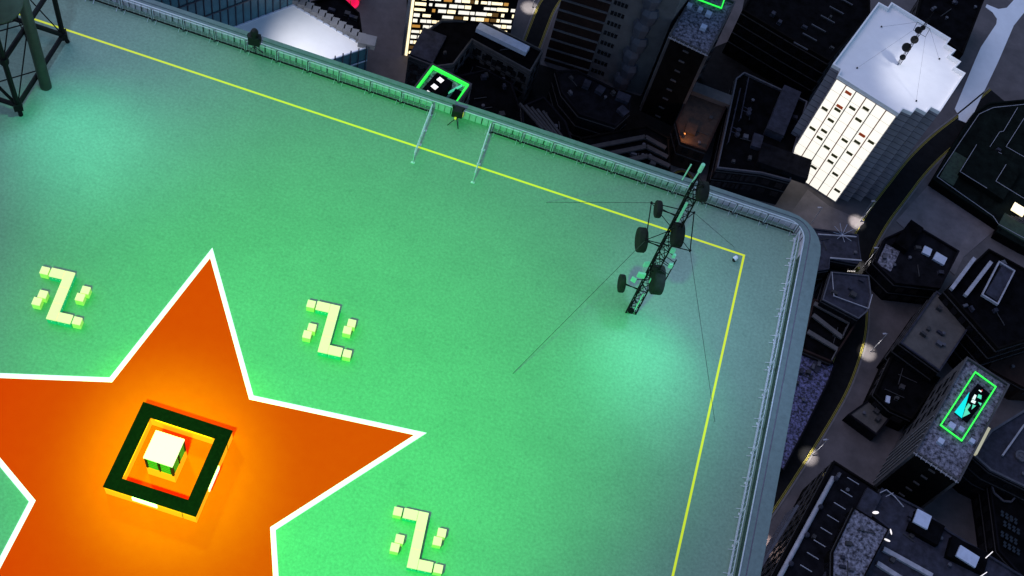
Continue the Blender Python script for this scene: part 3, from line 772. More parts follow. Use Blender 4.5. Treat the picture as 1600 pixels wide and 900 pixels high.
# ---- white roofed hall with glass wall, upper left
ZR = -118
h0, h1, h2 = (515, 93), (575, 75), (458, 5)
hall_pl = [P2(575, 74, ZR), P2(458, 6, ZR), P2(362, 42, ZR), P2(300, 70, ZR), P2(340, 120, ZR), P2(515, 94, ZR)]
ha, hp = bld('white_hall', 'hall with a bright white flat roof behind the upper left parapet', hall_pl, ZR, 'glass_blue', 'white_roof', .25, .2, rim='skylight', plain=True)
A, B = P2(578, 70, ZR), P2(462, 2, ZR)
for k in range(12):
    p = A.lerp(B, (k + .42) / 11.5); w = 1.5 if k else 3.0
    MB().box((p.x, p.y, ZR + (.34 if k else .42)), (w, 1.5 if k else 2.2, 1.2), math.radians(8)).build('parapet_block', 'grey_wall', ha)
A, B = P2(575, 75, ZR), P2(515, 94, ZR); dd = (A - B).normalized()
for k in range(14):
    p = A - dd * (1.5 * k + .3) + Vector((.06, -.16))
    MB().beam((p.x, p.y, G), (p.x, p.y, ZR + .9), .14, .2).build('mullion', 'mullion', ha)
for z in (ZR - 3.2, ZR - 6.6, ZR - 10): MB().beam((A.x + .05, A.y - .15, z), (A.x - dd.x * 22, A.y - dd.y * 22 - .15, z), .12, .25).build('transom', 'skylight', ha)
A, B = P2(340, 50.5, ZR), P2(484, -4, ZR); u = (B - A).normalized(); v = Vector((-u.y, u.x)); A = A - u * 22
gt, gp_ = bld('glass_tower', 'blue glass curtain wall tower rising behind the white hall, top left', [A, B, B + v * 14, A + v * 14], ZR + 22, 'glass_blue', 'dark_roof', plain=True)
Lg = (B - A).length; k = 0
while k * 1.42 < Lg:
    p = A + u * (k * 1.42) - v * .06; MB().beam((p.x, p.y, ZR), (p.x, p.y, ZR + 21.5), .16, .2).build('mullion', 'mullion', gt); k += 1
for z in (ZR + 5.2, ZR + 9.6, ZR + 14, ZR + 18): MB().beam((A.x, A.y - .1, z), (B.x, B.y - .1, z), .2, .3).build('transom', 'mullion', gt)
dk, _ = bld('dark_annex', 'low black annex between the white hall and the pink glow', poly([(486, 2), (528, -12), (562, 20), (566, 50), (545, 44)], G + 12), G + 12, 'black_wall', 'black_roof')
c = P(545, 3, G)
ps = thing('pink_sculpture', 'glowing pink dome pavilion at the top edge beside the black annex', 'pavilion', c)
MB().lathe(c, (0, 0, 1), [(0, 1.4), (.6, 1.6), (1.3, 1.4), (2.1, .8), (2.5, .2)], 20).build('dome', 'pink_glow', ps, smooth=True)
MB().lathe(c, (0, 0, 1), [(0, 2.2), (.25, 2.2), (.3, 1.9)], 20).build('plinth', 'pink_glow', ps)
for k in range(4):
    a = .5 + k * 1.57; MB().beam(c + Vector((math.cos(a) * 2.3, math.sin(a) * 2.3, .3)), c + Vector((math.cos(a) * 1.6, math.sin(a) * 1.6, 2.2)), .12, .5).build('rib', 'blind_red', ps)
MB().box(c + Vector((.2, 2.6, 2.2)), (5, .4, 4.4), .2).build('back_wall', 'grey_wall', ps)

# ---- U shaped dark block in front of the office block
ZU = G + 12
ub, _ = bld('courtyard_block', 'dark U-shaped block round a courtyard below the lit office windows', poly([(638, 88), (668, 46), (690, 30), (752, 30), (849, 78), (829, 112), (738, 62), (709, 100), (680, 104)], ZU), ZU, 'stone_wall', 'black_roof', .6, .3)
part_box(ub, 'skylight', 'skylight', (744, 44), (822, 82), (829, 73), ZU - .4, 1.2)
part_box(ub, 'roof_house', 'slate_roof', (640, 84), (676, 98), (702, 58), ZU - .4, .7)
A, B = P2(738, 62, ZU), P2(829, 112, ZU)
windows(ub, A, B, ZU - 9, ZU - 1.5, 6, 2, 'glass_dark', .5, .6)
A, B = P2(638, 88, ZU), P2(680, 104, ZU)
windows(ub, A, B, ZU - 9, ZU - 1.5, 3, 2, 'glass_dark', .5, .6)
uc, _ = bld('courtyard_house', 'low black house filling the courtyard of the U-shaped block', poly([(716, 100), (738, 80), (808, 118), (786, 150), (720, 128)], G + 7), G + 7, 'dark_wall', 'black_roof', .4)
# ---- small green outlined roof by the parapet
ZS = G + 27
gr, grp = bld('green_outlined_block', 'block with a green outlined roof and a black roof house, just behind the upper parapet', rect((616, 176), (675, 98), (735, 135), ZS), ZS, 'stone_wall', 'mottled_pale', .7, .3)
ri = inset(grp, .42)
MB().ring(ri, inset(grp, .72), ZS - .68, ZS + .03).build('light_strip', 'led_green', gr)
rh = part_box(gr, 'roof_house', 'black_roof', (641, 160), (683, 113), (706, 130), ZS - .68, 2.6)
for x, y in ((688, 125), (679, 135.5), (669, 146)):
    c = P(x, y, ZS + 1.95); MB().box(c, (1.05, .9, .12), math.radians(-24)).build('skylight', 'sign_white', rh)
rb = P(706, 142, ZS - .3); MB().box(rb, (.2, 4.6, .5), math.radians(-35)).build('gutter_light', 'screen_green', gr)
part_box(gr, 'roof_vent', 'black_roof', (702, 153), (712, 138), (721, 144), ZS - .68, .9)
wb, wbp = bld('dark_slab_block', 'plain black slab block right of the green outlined roof', poly([(712, 118), (760, 108), (800, 130), (812, 165), (850, 240), (705, 260)], G + 9), G + 9, 'dark_wall', 'black_roof', .4)
# ---- striped terraces near the centre
ZT = G + 12
sb, _ = bld('ribbed_block', 'black ribbed block with stepped bands right above the parapet centre', poly([(815, 165), (850, 150), (885, 190), (905, 250), (820, 250)], ZT), ZT, 'dark_wall', 'black_roof', .5)
for k in range(5):
    a = P(812 + k * 9, 162 + k * 3, ZT + .1); b = P(848 + k * 9, 202 + k * 5, ZT + .1); MB().beam(a, b, .45, .5).build('rib', 'course', sb)
ob, _ = bld('octagon_yard_block', 'low dark block with rooftop boxes in the middle of the city', poly([(868, 110), (900, 108), (985, 150), (985, 175), (962, 196), (905, 178), (878, 145)], G + 10), G + 10, 'dark_wall', 'dark_roof', .5)
for p0, p1, p2 in (((910, 133), (920, 137), (925, 127)), ((930, 140), (940, 146), (944, 136)), ((962, 152), (982, 160), (988, 150)), ((964, 170), (975, 180), (982, 172))):
    part_box(ob, 'roof_box', 'slate_roof', p0, p1, p2, topz(ob), .9)
zz, _ = bld('terraced_block', 'black terraced block with two bent bands above the parapet', poly([(905, 215), (1010, 195), (1045, 215), (1050, 300), (930, 260)], G + 8), G + 8, 'black_wall', 'black_roof', .5)
for k in range(3):
    a, b, c = P(900 + k * 14, 235 + k * 13, G + 8.3), P(1008 + k * 2, 214 + k * 15, G + 8.3), P(1040 + k * 3, 232 + k * 14, G + 8.3)
    m = MB().beam(a, b, .9, .5); m.beam(b, c, .9, .5); m.build('terrace_band', 'course', zz)
# ---- balcony tower with windows and faceted bay
A, B, Cc, Dd = P2(850, 95, G), P2(918, 116, G), P2(950, 128, G), P2(1003, 148, G)
ZL = -92
bt, btp = bld('balcony_tower', 'tall apartment tower with dark red balconies and a faceted bay, top centre', [A, B, Cc, Dd, Dd + Vector((4, 14)), A + Vector((2, 16))], ZL, 'flat_wall', 'dark_roof', plain=True)
MB().prism(ccw([A + Vector((.05, -.06)), B + Vector((-.05, -.06)), B + Vector((-.05, .3)), A + Vector((.05, .3))]), G, ZL - 1).build('balcony_front', 'brown_wall', bt)
for k in range(18):
    z = G + 1.5 + k * 3.0
    MB().beam((*A, z), (*B, z), .9, .22).build('balcony', 'flat_wall', bt)
def w4(i, j): return 'glass_dark'
windows(bt, B + Vector((.4, 0)), Cc, G + .5, G + 33.5, 1, 11, 'glass_dark', .01, .01)
dW = (Cc - B).normalized(); nW = Vector((dW.y, -dW.x)); aW = math.atan2(dW.y, dW.x)
for j in range(14):
    m = MB()
    for i in range(4):
        for q in range(2):
            p = B + dW * (.55 + i * .75 + .2) + nW * .05; m.box((p.x, p.y, G + 1.6 + j * 3 + q * .62), (.55, .1, .5), aW)
    m.build('window_group', 'glass_dark', bt)
for j in range(9):
    p = Cc.lerp(Dd, .38 if j % 2 else .3); MB().lathe((p.x + .3, p.y + .4, G + j * 4.2), (0, 0, 1), [(0, 1.7), (2.6, 2.1), (4.1, 1.6)], 8).build('bay', 'bay', bt)
# ---- green ring towers
def ring_tower(label, c0, c1, c2, z, led, cubes, screen):
    """c0-c1 lower roof edge, c2 depth (pixels)"""
    pl_ = rect(c0, c1, c2, z)
    r, p = bld('ring_roof_tower', label, pl_, z, 'stone_wall', 'mottled', .6, .3, rim='stone_wall', plain=True)
    A, B, C_, D_ = pl_
    # black recessed front with ledges on its edges
    u = (B - A).normalized(); v = Vector((-u.y, u.x)); h = z - G
    MB().prism(ccw([A + u * .5 - v * .06, B - u * .5 - v * .06, B - u * .5 + v * .2, A + u * .5 + v * .2]), G, z - .9).build('front', 'black_wall', r)
    for k in range(int(h / 3)):
        zz_ = z - 2 - k * 3
        q = (A + B) / 2 - v * .15; MB().box((q.x, q.y, zz_), (1.2, .3, .3), math.atan2(u.y, u.x)).build('ledge', 'stone_wall', r)
    for k in range(9):
        q = A.lerp(B, (k + .5) / 9) - v * .3; MB().box((q.x, q.y, z - .2), (.12, .6, .18), math.atan2(u.y, u.x)).build('spike', 'trim', r)
    MB().beam((*(A - v * .1), z - .5), (*(B - v * .1), z - .5), .2, .2).build('front_rail', 'trim', r)
    # left side: pale vertical ribs and window groups; right side: window groups
    for k in range(6):
        q = A.lerp(D_, .06 + k * .06) - u * .08; MB().beam((q.x, q.y, G), (q.x, q.y, z - .2), .12, .3).build('rib', 'grey_wall', r)
    windows(r, D_.lerp(A, .08), D_.lerp(A, .55), G + 1, z - 1, 3, max(3, int(h / 3)), 'glass_dark', .6, .45)
    windows(r, B.lerp(C_, .08), B.lerp(C_, .95), G + 1, z - 1, 5, max(3, int(h / 3)), 'glass_dark', .5, .45)
    zr = topz(r)
    l = rect(*led, zr + .5); lo = ccw(l)
    MB().ring(lo, inset(lo, .22), zr + .3, zr + .5).build('light_strip', 'led_green', r)
    ks = MB(); 
    for q in lo: ks.box((q.x, q.y, zr + .16), (.12, .12, .3))
    ks.build('strip_post', 'trim_dark', r)
    for x, y, s in cubes:
        c = P(x, y, zr + .8); MB().box((c.x, c.y, zr + .4), (s, s, .8), math.atan2(u.y, u.x)).build('skylight', 'skylight', r)
    if screen:
        sp_ = [P(x, y, zr + .3) for x, y in screen[0]]
        m = MB().prism(ccw([Vector((q.x, q.y)) for q in sp_]), zr + .012, zr + .3); so_ = m.build('display', 'black_roof', r)
        for mk, pts in screen[1]:
            MB().prism(ccw([P2(x, y, zr + .31) for x, y in pts]), zr + .302, zr + .315, bottom=False).build('display_light', mk, so_)
    return r
ring_tower('tower with a green outlined roof and a cyan display, right edge', (1430, 705), (1500, 752), (1596, 612), -131.5, ((1469, 664), (1503.5, 689.5), (1561, 606.5)),
    ((1488, 664.5, 1.15), (1503, 670, .9), (1471, 688.5, 1.0), (1520, 688.5, .85)),
    (((1492, 645), (1512, 660), (1547, 615), (1528, 599)), [
        ('cyan', [(1491.5, 644), (1503, 653.5), (1515, 612)]), ('screen_green', [(1504, 652), (1516, 646), (1509, 637)]), ('screen_green', [(1513, 630), (1517, 633), (1511, 641), (1508, 638)]),
        ('screen_green', [(1518, 640), (1525, 634), (1520, 632)]), ('screen_white', [(1519, 623), (1523, 625), (1526, 618), (1523, 616)]), ('screen_white', [(1517, 628), (1523, 631), (1525, 627), (1519, 624)]),
        ('screen_green', [(1527, 621), (1533, 624), (1534, 618), (1529, 616)]), ('screen_green', [(1528, 628), (1532, 634), (1534, 630)]), ('screen_white', [(1529, 610), (1533, 613), (1534, 611), (1530, 609)]), ('screen_red', [(1533.5, 611), (1535, 611.5), (1535, 609), (1533.8, 609)])]))
ring_tower('tower with a green outlined roof and pale skylights at the top edge', (1046, 55), (1107, 84), (1145, 0), -126, ((1085, -3), (1128, 13), (1140, -25)),
    ((1078, 7, .95), (1095, 13, .9), (1108, 20, 1.1), (1100, 41, 1.15)), None)
# ---- dark blocks between mast and white tower
rb_, _ = bld('amber_roof_block', 'low block with an rust lit flat roof behind the lattice mast', poly([(1056, 190), (1085, 128), (1142, 152), (1104, 236), (1064, 222)], G + 8), G + 8, 'brown_wall', 'amber', .4)
part_box(rb_, 'roof_house', 'terrace', (1082, 142), (1140, 164), (1146, 150), topz(rb_), 1.2)
part_box(rb_, 'roof_box', 'amber', (1070, 205), (1086, 211), (1092, 196), topz(rb_), .6)
wl = P(1070, 209, G + 9.2); o = MB().box(wl, (.35, .35, .25)).build('roof_lamp', 'amber', rb_)
MB().tube((wl.x, wl.y, G + 7.6), wl, .05).build('lamp_stem', 'trim_dark', o)
L = bpy.data.lights.new('amber_lamp', 'POINT'); L.energy = 520; L.color = (1, .42, .12); L.shadow_soft_size = .2
lo = bpy.data.objects.new('amber_lamp', L); COL.objects.link(lo); lo.location = wl + Vector((.1, -.3, .5))
wd, _ = bld('crane_roof_block', 'wide black roofed block with two long rails, left of the white tower', poly([(1120, 262), (1150, 122), (1163, 112), (1262, 158), (1240, 240), (1236, 282), (1190, 270)], G + 9), G + 9, 'dark_wall', 'black_roof', .6, .3, rim='trim_dark')
zr = topz(wd)
for (x0, y0), (x1, y1) in (((1170, 120), (1157, 185)), ((1157, 138), (1138, 222))):
    a, b = P(x0, y0, zr + 1.2), P(x1, y1, zr + 1.2)
    o = MB().beam(a, b, .22, .22).build('gantry_rail', 'slate_roof', wd)
    m = MB()
    for t in (.02, .35, .7, .98):
        q = a.lerp(b, t); m.box((q.x, q.y, zr + .55), (.16, .16, 1.1))
    for t in (.72, .8):
        q = a.lerp(b, t); m.beam(q, q + Vector((1.4, -.2, 0)), .12, .12); m.lathe(q + Vector((1.5, -.2, -.5)), (0, 0, 1), [(0, .5), (.6, .5)], 10)
    m.build('support', 'slate_roof', o)
part_box(wd, 'plant_house', 'slate_roof', (1198, 200), (1225, 212), (1239, 138), zr, 2.2)
part_box(wd, 'roof_box', 'slate_roof', (1174, 227), (1189, 232), (1193, 212), zr, 1.0)
part_box(wd, 'stair_house', 'dark_roof', (1184, 252), (1262, 280), (1270, 250), zr, 1.8)
A, B = P2(1120, 262, G + 9), P2(1190, 270, G + 9); windows(wd, A, B, G + 2, G + 8, 7, 2, 'glass_dark', .5, .6)
bb, _ = bld('tall_black_block', 'plain black tall block behind the white tower at the top edge', poly([(1160, 15), (1185, -30), (1360, -20), (1360, 20), (1296, 95), (1235, 60)], G + 14), G + 14, 'black_wall', 'black_roof', .6)
for k in range(7):
    a, b = P(1240 + k * 14, 66 - k * 14, G + 14.1), P(1262 + k * 14, 78 - k * 14, G + 14.1); MB().beam(a, b, .2, .3).build('roof_rib', 'trim_dark', bb)
b4, _ = bld('black_gable_block', 'black block above the white path at the top right', poly([(1430, 30), (1440, -10), (1540, -5), (1530, 20), (1505, 85), (1488, 70)], G + 10), G + 10, 'black_wall', 'black_roof', .5)
# ---- big green black complex on the right edge
ZC = G + 2.5
cb, cbp = bld('garden_roof_complex', 'black and green stepped roof complex with thin white edges, right edge', poly([(1457.5, 280), (1492, 222), (1521, 176), (1545, 160), (1660, 150), (1680, 420), (1600, 386), (1557, 362), (1563, 350)], ZC), ZC, 'black_wall', 'green_roof', .5, .35, rim='green_roof')
zr = topz(cb)
def lines(r, pts, z, w=.09, mk='trim', name='roof_edge'):
    m = MB()
    for a, b in zip(pts, pts[1:]): m.beam(P(*a, z), P(*b, z), w, w)
    return m.build(name, mk, r)
lines(cb, [(1464, 276), (1500, 222), (1530, 178), (1552, 168), (1600, 163)], ZC + .05)
lines(cb, [(1464, 276), (1552, 338), (1560, 350), (1600, 372)], ZC + .05)
part_box(cb, 'upper_roof', 'green_roof', (1500, 268), (1568, 312), (1598, 262), zr, 1.6)
lines(cb, [(1542, 294), (1500, 268), (1526, 226)], zr + 1.65)
lines(cb, [(1565, 240), (1545, 232), (1562, 206), (1568, 205), (1590, 168)], zr + .3)
lines(cb, [(1600, 245), (1572, 229), (1600, 185)], zr + .3)
lines(cb, [(1572, 257), (1556, 283), (1600, 310)], zr + 1.65)
part_box(cb, 'green_wall', 'green_hedge', (1560, 352), (1640, 400), (1650, 380), zr, .5)
part_box(cb, 'green_wall', 'green_hedge', (1468, 277), (1490, 290), (1515, 250), zr, .3)
part_box(cb, 'glowing_rooflight', 'win_warm', (1580, 327), (1598, 338), (1603, 326), zr + 1.6, .3)
for k in range(4): lines(cb, [(1574 + k * 6, 336 + k * 1), (1596 + k * 6, 349 + k * 1)], zr + .5, .12, 'trim_dark', 'cable_run')
# ---- dark low block with two skylights, below the plaza
lb_, _ = bld('two_skylight_block', 'low dark block with two blue skylights below the grey plaza', poly([(1366, 408), (1382, 372), (1430, 350), (1500, 392), (1470, 450), (1400, 442)], G + 7), G + 7, 'dark_wall', 'dark_roof', .5)
zr = topz(lb_)
part_box(lb_, 'skylight', 'skylight', (1441, 394), (1453, 400), (1460, 391), zr, .5); part_box(lb_, 'skylight', 'skylight', (1458, 404), (1475, 414), (1482, 404), zr, .5)
part_box(lb_, 'upper_roof', 'black_roof', (1398, 378), (1418, 392), (1440, 354), zr, 1.6)
part_box(lb_, 'pebble_bed', 'mottled', (1370, 412), (1392, 424), (1410, 395), zr, .15)
# ---- slab roofs complex right
ZQ = G + 14
qb, _ = bld('louvre_roof_block', 'dark block with pale roof beams and a framed tank roof at the right', poly([(1478, 452), (1545, 388), (1640, 440), (1640, 520), (1560, 545)], ZQ), ZQ, 'black_wall', 'black_roof', .6)
for (x0, y0), (x1, y1) in (((1486, 452), (1522, 404)), ((1508, 462), (1548, 410))):
    MB().beam(P(x0, y0, ZQ + .6), P(x1, y1, ZQ + .6), .7, .7).build('roof_beam', 'trim', qb)
tk = part_box(qb, 'tank_roof', 'slate_roof', (1540, 458), (1558, 470), (1590, 424), ZQ, 1.2)
tq = ccw(rect((1534, 460), (1560, 476), (1592, 426), ZQ + 1.5)); MB().ring(tq, inset(tq, .25), ZQ + .9, ZQ + 1.5).build('tank_frame', 'trim', qb)
bg, _ = bld('beige_roof_block', 'block with a plain beige flat roof and black sides at the right', rect((1407, 535), (1469, 580), (1542, 510), G + 11), G + 11, 'black_wall', 'beige_roof', .35, .3, rim='slate_roof')
MB().beam(P(1487, 473, G + 11.3), P(1543, 511, G + 11.3), .35, .5).build('edge_pipe', 'slate_roof', bg)
sw, _ = bld('grey_slab_house', 'narrow grey slab roof between the beige roof and the brown street', rect((1518, 538), (1532, 547), (1570, 485), G + 8), G + 8, 'black_wall', 'terrace', .2, .2)
bw, _ = bld('brown_corner_block', 'dark brown block at the right edge above the cyan display roof', poly([(1545, 575), (1600, 480), (1680, 500), (1680, 610), (1600, 605)], G + 6), G + 6, 'brown_wall', 'brown_wall', .4)
# ---- corner building with slate roofs beside the road bend
cs, _ = bld('slate_corner_house', 'angular house with slate roofs hugging the rounded corner of the green roof', poly([(1262, 355), (1341, 366), (1346, 406), (1340, 412), (1297, 404), (1296, 420), (1270, 424)], G + 9), G + 9, 'dark_wall', 'slate_roof', .35, .25, rim='slate_roof')
MB().beam(P(1297, 403, G + 9.1), P(1346, 407, G + 9.1), .25, .25).build('ridge_trim', 'trim', cs)
MB().beam(P(1278, 366, G + 9.3), P(1338, 370, G + 9.3), .2, .2).build('ridge_trim', 'trim', cs)
A, B = P2(1297, 404, G + 9), P2(1345, 411, G + 9); windows(cs, A, B, G + 2, G + 8.4, 3, 2, 'glass_dark', .6, .5)
q = P(1316, 367, G + 9.2); m = MB()
for k in range(9):
    a = k * .7; m.tube(q, q + Vector((math.cos(a) * 2.2, math.sin(a) * 2.2, .9)), .035, n=4)
m.build('aerial_spikes', 'skylight', cs)
c2, _ = bld('slate_hip_house', 'angular slate hip roof house pointing into the road bend', poly([(1298, 424), (1358, 430), (1362, 462), (1356, 486), (1342, 498), (1285, 468)], G + 8), G + 8, 'dark_wall', 'slate_roof', .35, .25, rim='trim_dark')
lines(c2, [(1302, 462), (1357, 482), (1363, 460)], G + 8.1, .14); lines(c2, [(1300, 425), (1303, 463)], G + 8.1, .14)
lines(c2, [(1300, 470), (1343, 496)], G + 6.5, .3, 'trim_dark')
sgn = MB().box(P(1340, 421, G + 4), (.5, .5, 1.2), .2).build('yellow_sign', 'yellow_paint', c2)
m = MB()
for k in range(5): m.box(P(1325 + k * 2.6, 423.5 + k * .1, G + 6.2), (.14, .06, .34), .2)
m.build('sign_letters', 'sign_white', c2)
ts, _ = bld('terrace_steps_block', 'stepped block of brown terraces between the roof edge and the road bend', poly([(1272, 466), (1342, 500), (1300, 566), (1250, 545)], G + 5), G + 5, 'brown_wall', 'black_roof', .4)
for a, b, c in (((1272, 474), (1327, 504), (1318, 522)), ((1270, 492), (1316, 528), (1322, 512)), ((1262, 518), (1308, 546), (1299, 563))):
    m = MB().beam(P(*a, G + 5.4), P(*b, G + 5.4), .9, .4); m.beam(P(*b, G + 5.4), P(*c, G + 5.4), .2, .4); m.build('terrace_wall', 'terrace', ts)
mr, _ = bld('mottled_blue_roof', 'low building with a mottled blue roof squeezed between roof edge and road', poly([(1256, 545), (1306, 568), (1296, 595), (1258, 672), (1225, 735), (1200, 720), (1240, 560)], G + 3.5), G + 3.5, 'dark_wall', 'mottled_blue', .3, .25)
part_box(mr, 'roof_hatch', 'slate_roof', (1265, 574), (1277, 583), (1284, 570), topz(mr), .3)
# ---- dark yard below the beige roof
yd, _ = bld('dark_yard_house', 'black low house with one tiny white skylight, left of the cyan display tower', poly([(1366, 615), (1398, 545), (1450, 580), (1470, 590), (1425, 655), (1392, 640)], G + 6), G + 6, 'black_wall', 'black_roof', .4)
part_box(yd, 'skylight', 'skylight', (1384, 628), (1390, 630), (1393, 620), topz(yd), .4)
yw, _ = bld('wedge_house', 'small grey wedge shaped house above the street lamp at the lower right', poly([(1325, 647), (1366, 618), (1400, 643), (1370, 680)], G + 3), G + 3, 'dark_wall', 'beige_roof', .2)
# ---- lower right blocks
ZD = G + 15
lr, _ = bld('pipe_roof_block', 'long dark roof with cross ribs and a pale pipe at the bottom right', rect((1175, 960), (1250, 1010), (1375, 765), ZD), ZD, 'black_wall', 'dark_roof', .5, .35)
zr = topz(lr)
a, b = P(1302, 746, ZD), P(1200, 935, ZD)
pp = MB().tube(a, b, .42, n=14).build('pale_pipe', 'trim', lr, smooth=True)
for x, y in ((1306, 748), (1282, 792), (1261, 836), (1236, 881)):
    c = P(x, y, ZD + .35); MB().lathe(c - Vector((0, 0, .5)), (0, 0, 1), [(0, .3), (.5, .45), (.8, .4), (1, .15)], 12).build('pipe_valve', 'slate_roof', pp)
deckp = part_box(lr, 'raised_deck', 'slate_roof', (1262, 950), (1285, 965), (1366, 768), ZD - .4, .9)
for k in range(9):
    a, b = P(1324 - k * 10.5, 746 + k * 19.5, ZD + .6), P(1342 - k * 10.5, 757 + k * 19.5, ZD + .6); MB().beam(a, b, .12, .14).build('roof_rib', 'trim', lr)
for k in range(4):
    a, b = P(1246 - k * 5, 790 + k * 4, ZD - 2 - k), P(1180 - k * 5, 900 + k * 4, ZD - 2 - k); MB().beam(a, b, .45, .6).build('side_ledge', 'trim_dark', lr)
gb, _ = bld('gravel_roof_block', 'raised block with a rough mottled gravel roof at the bottom right', poly([(1335, 792), (1390, 826), (1352, 900), (1330, 940), (1300, 905), (1301, 862)], ZD + 3), ZD + 3, 'black_wall', 'mottled', .25, .2)
dr, _ = bld('skylight_deck_block', 'wide slate roof deck with two white topped boxes at the lower right', rect((1300, 990), (1500, 1100), (1565, 880), ZD), ZD, 'black_wall', 'slate_roof', .5, .35)
def drop(r):
    for ch in list(r.children): bpy.data.objects.remove(ch)
    bpy.data.objects.remove(r)
drop(dr)
dr, _ = bld('skylight_deck_block', 'wide slate roof deck with two white topped boxes at the lower right', poly([(1378, 762), (1440, 794), (1482, 828), (1548, 868), (1600, 900), (1580, 980), (1360, 960), (1350, 900), (1390, 826), (1358, 802)], ZD), ZD, 'black_wall', 'slate_roof', .5, .35, rim='slate_roof')
zr = topz(dr)
for b0, b1_, b2, s0, s1, s2 in (((1420, 826), (1466, 852), (1484, 826), (1427, 815), (1449, 827), (1455, 806)), ((1480, 868), (1538, 896), (1548, 866), (1494, 868), (1524, 887), (1532, 871))):
    o = part_box(dr, 'roof_house', 'black_roof', b0, b1_, b2, zr, 1.3); MB().prism(ccw(rect(s0, s1, s2, zr + 1.7)), zr + 1.302, zr + 1.7).build('skylight', 'skylight', o)
for a, b in (((1380, 858), (1456, 900)), ((1370, 880), (1420, 912))): MB().beam(P(*a, zr + .3), P(*b, zr + .3), .8, .6).build('pale_beam', 'trim', dr)
for x, y, w, h, rz in ((1368, 801, 1.15, .5, .35), (1386, 844, 1.1, .35, -.1), (1392, 831, .25, 1.0, .35)):
    c = P(x, y, zr + 1.2); o = MB().lathe(c, (0, 0, 1), [(0, .5), (.06, .5)], 16); 
    o = MB(); n_ = 16; o.prism([Vector((c.x + w / 2 * math.cos(2 * math.pi * i / n_) * math.cos(rz) - h / 2 * math.sin(2 * math.pi * i / n_) * math.sin(rz), c.y + w / 2 * math.cos(2 * math.pi * i / n_) * math.sin(rz) + h / 2 * math.sin(2 * math.pi * i / n_) * math.cos(rz))) for i in range(n_)], c.z, c.z + .08)
    l = o.build('lamp_disc', 'sign_white', dr); MB().tube(Vector((c.x, c.y, zr)), c, .05, n=6).build('lamp_stem', 'trim', l)
lines(dr, [(1375, 770), (1385, 765), (1398, 776), (1412, 792)], zr + .8, .14, 'trim', 'pipe_frame'); lines(dr, [(1384, 776), (1396, 770)], zr + .8, .1, 'trim', 'pipe_frame')
lines(dr, [(1540, 872), (1551, 862)], zr + 1.4, .12, 'sign_white', 'aerial'); lines(dr, [(1530, 902), (1542, 894)], zr + 1.2, .12, 'sign_white', 'aerial')
re_, _ = bld('right_edge_terrace', 'blue grey roof with a pale lit parapet strip beside the cyan display tower', poly([(1520, 710), (1548, 672), (1600, 640), (1680, 660), (1660, 790), (1600, 760), (1548, 735)], G + 12), G + 12, 'dark_wall', 'slate_roof', .5, .4, rim='trim_dark')
part_box(re_, 'lit_wall', 'lit_wall', (1521, 706), (1527, 710), (1552, 672), G + 12, .8)
c = P(1596, 712, topz(re_) + .5); MB().lathe(c - Vector((0, 0, .5)), (0, 0, 1), [(0, 1.1), (.5, 1.1), (.5, .75), (.35, .7), (.35, .3), (.5, .25)], 24).build('roof_fan', 'trim_dark', re_)
lines(re_, [(1566, 712), (1600, 664)], topz(re_) + .6, .3, 'trim', 'roof_beam')
ot, _ = bld('octagon_bay_tower', 'dark apartment tower with window rows and an octagonal terrace at the lower right edge', poly([(1546, 758), (1556, 742), (1590, 745), (1640, 770), (1640, 900), (1600, 905), (1560, 860), (1552, 800)], G + 7), G + 7, 'dark_wall', 'black_roof', .4)
oc = [(1549, 756), (1553, 770), (1568, 783), (1580, 784), (1587, 776)]
lines(ot, oc, G + 7.2, .3, 'trim_dark', 'terrace_rim')
for k in range(4):
    m = MB()
    for i in range(4):
        for j in range(2):
            c = P(1566 + k * 0 + i * 7 + (k % 2) * 4, 800 + k * 16 + i * 4 + j * 5, G + 7.2); m.box(c, (.55, .5, .1), -.4)
    m.build('roof_grille', 'glass_dark', ot)

# ================================================================== LIGHT
w = bpy.data.worlds.new('World'); S.world = w; w.use_nodes = True
nt = w.node_tree; bgn = nt.nodes['Background']; sky = nt.nodes.new('ShaderNodeTexSky'); sky.sky_type = 'NISHITA'; sky.sun_disc = False
EL = math.radians(56); sdir = Vector((-.935, .355, math.tan(EL))).normalized()
sky.sun_elevation = EL; sky.sun_rotation = math.atan2(sdir.x, sdir.y); sky.ozone_density = 4; sky.dust_density = .3
nt.links.new(sky.outputs[0], bgn.inputs[0]); bgn.inputs[1].default_value = .15
sl = bpy.data.lights.new('moon', 'SUN'); sl.energy = .68; sl.angle = math.radians(50); sl.color = (1, .8, .95)
so = bpy.data.objects.new('moon', sl); COL.objects.link(so); so.rotation_euler = (-sdir).to_track_quat('-Z', 'Y').to_euler()
def spot(name, loc, tgt, e, col, size, blend=1., r=.5):
    L = bpy.data.lights.new(name, 'SPOT'); L.energy = e; L.color = col; L.spot_size = math.radians(size); L.spot_blend = blend; L.shadow_soft_size = r
    o = bpy.data.objects.new(name, L); COL.objects.link(o); o.location = loc; o.rotation_euler = (Vector(tgt) - Vector(loc)).to_track_quat('-Z', 'Y').to_euler(); return o
GREEN = (.01, 1, .05)
fp = thing('added_light_pole', 'added unseen floodlight pole on the roof deck below the star', 'light pole', (-8, -4.5, 0))  # pole added out of view, only to carry the roof and star lamps
MB().tube((-8, -4.5, 0), (-8, -4.5, 40.6), .2, .12, 12).build('shaft', 'rail', fp)
MB().box((-8, -4.4, 40.75), (2.4, .5, .5)).build('lamp_bar', 'steel_black', fp)
spot('green_floodlight', (-8.6, -4, 40), (-7.2, 20.8, 0), 208000, GREEN, 46, 1., 1.4)
spot('star_fill_light', (-7.4, -4, 40), (-11.7, 16.6, 0), 400000, (.12, 1, .0), 13, 1., 1.5)  # added green fill that turns the red star orange
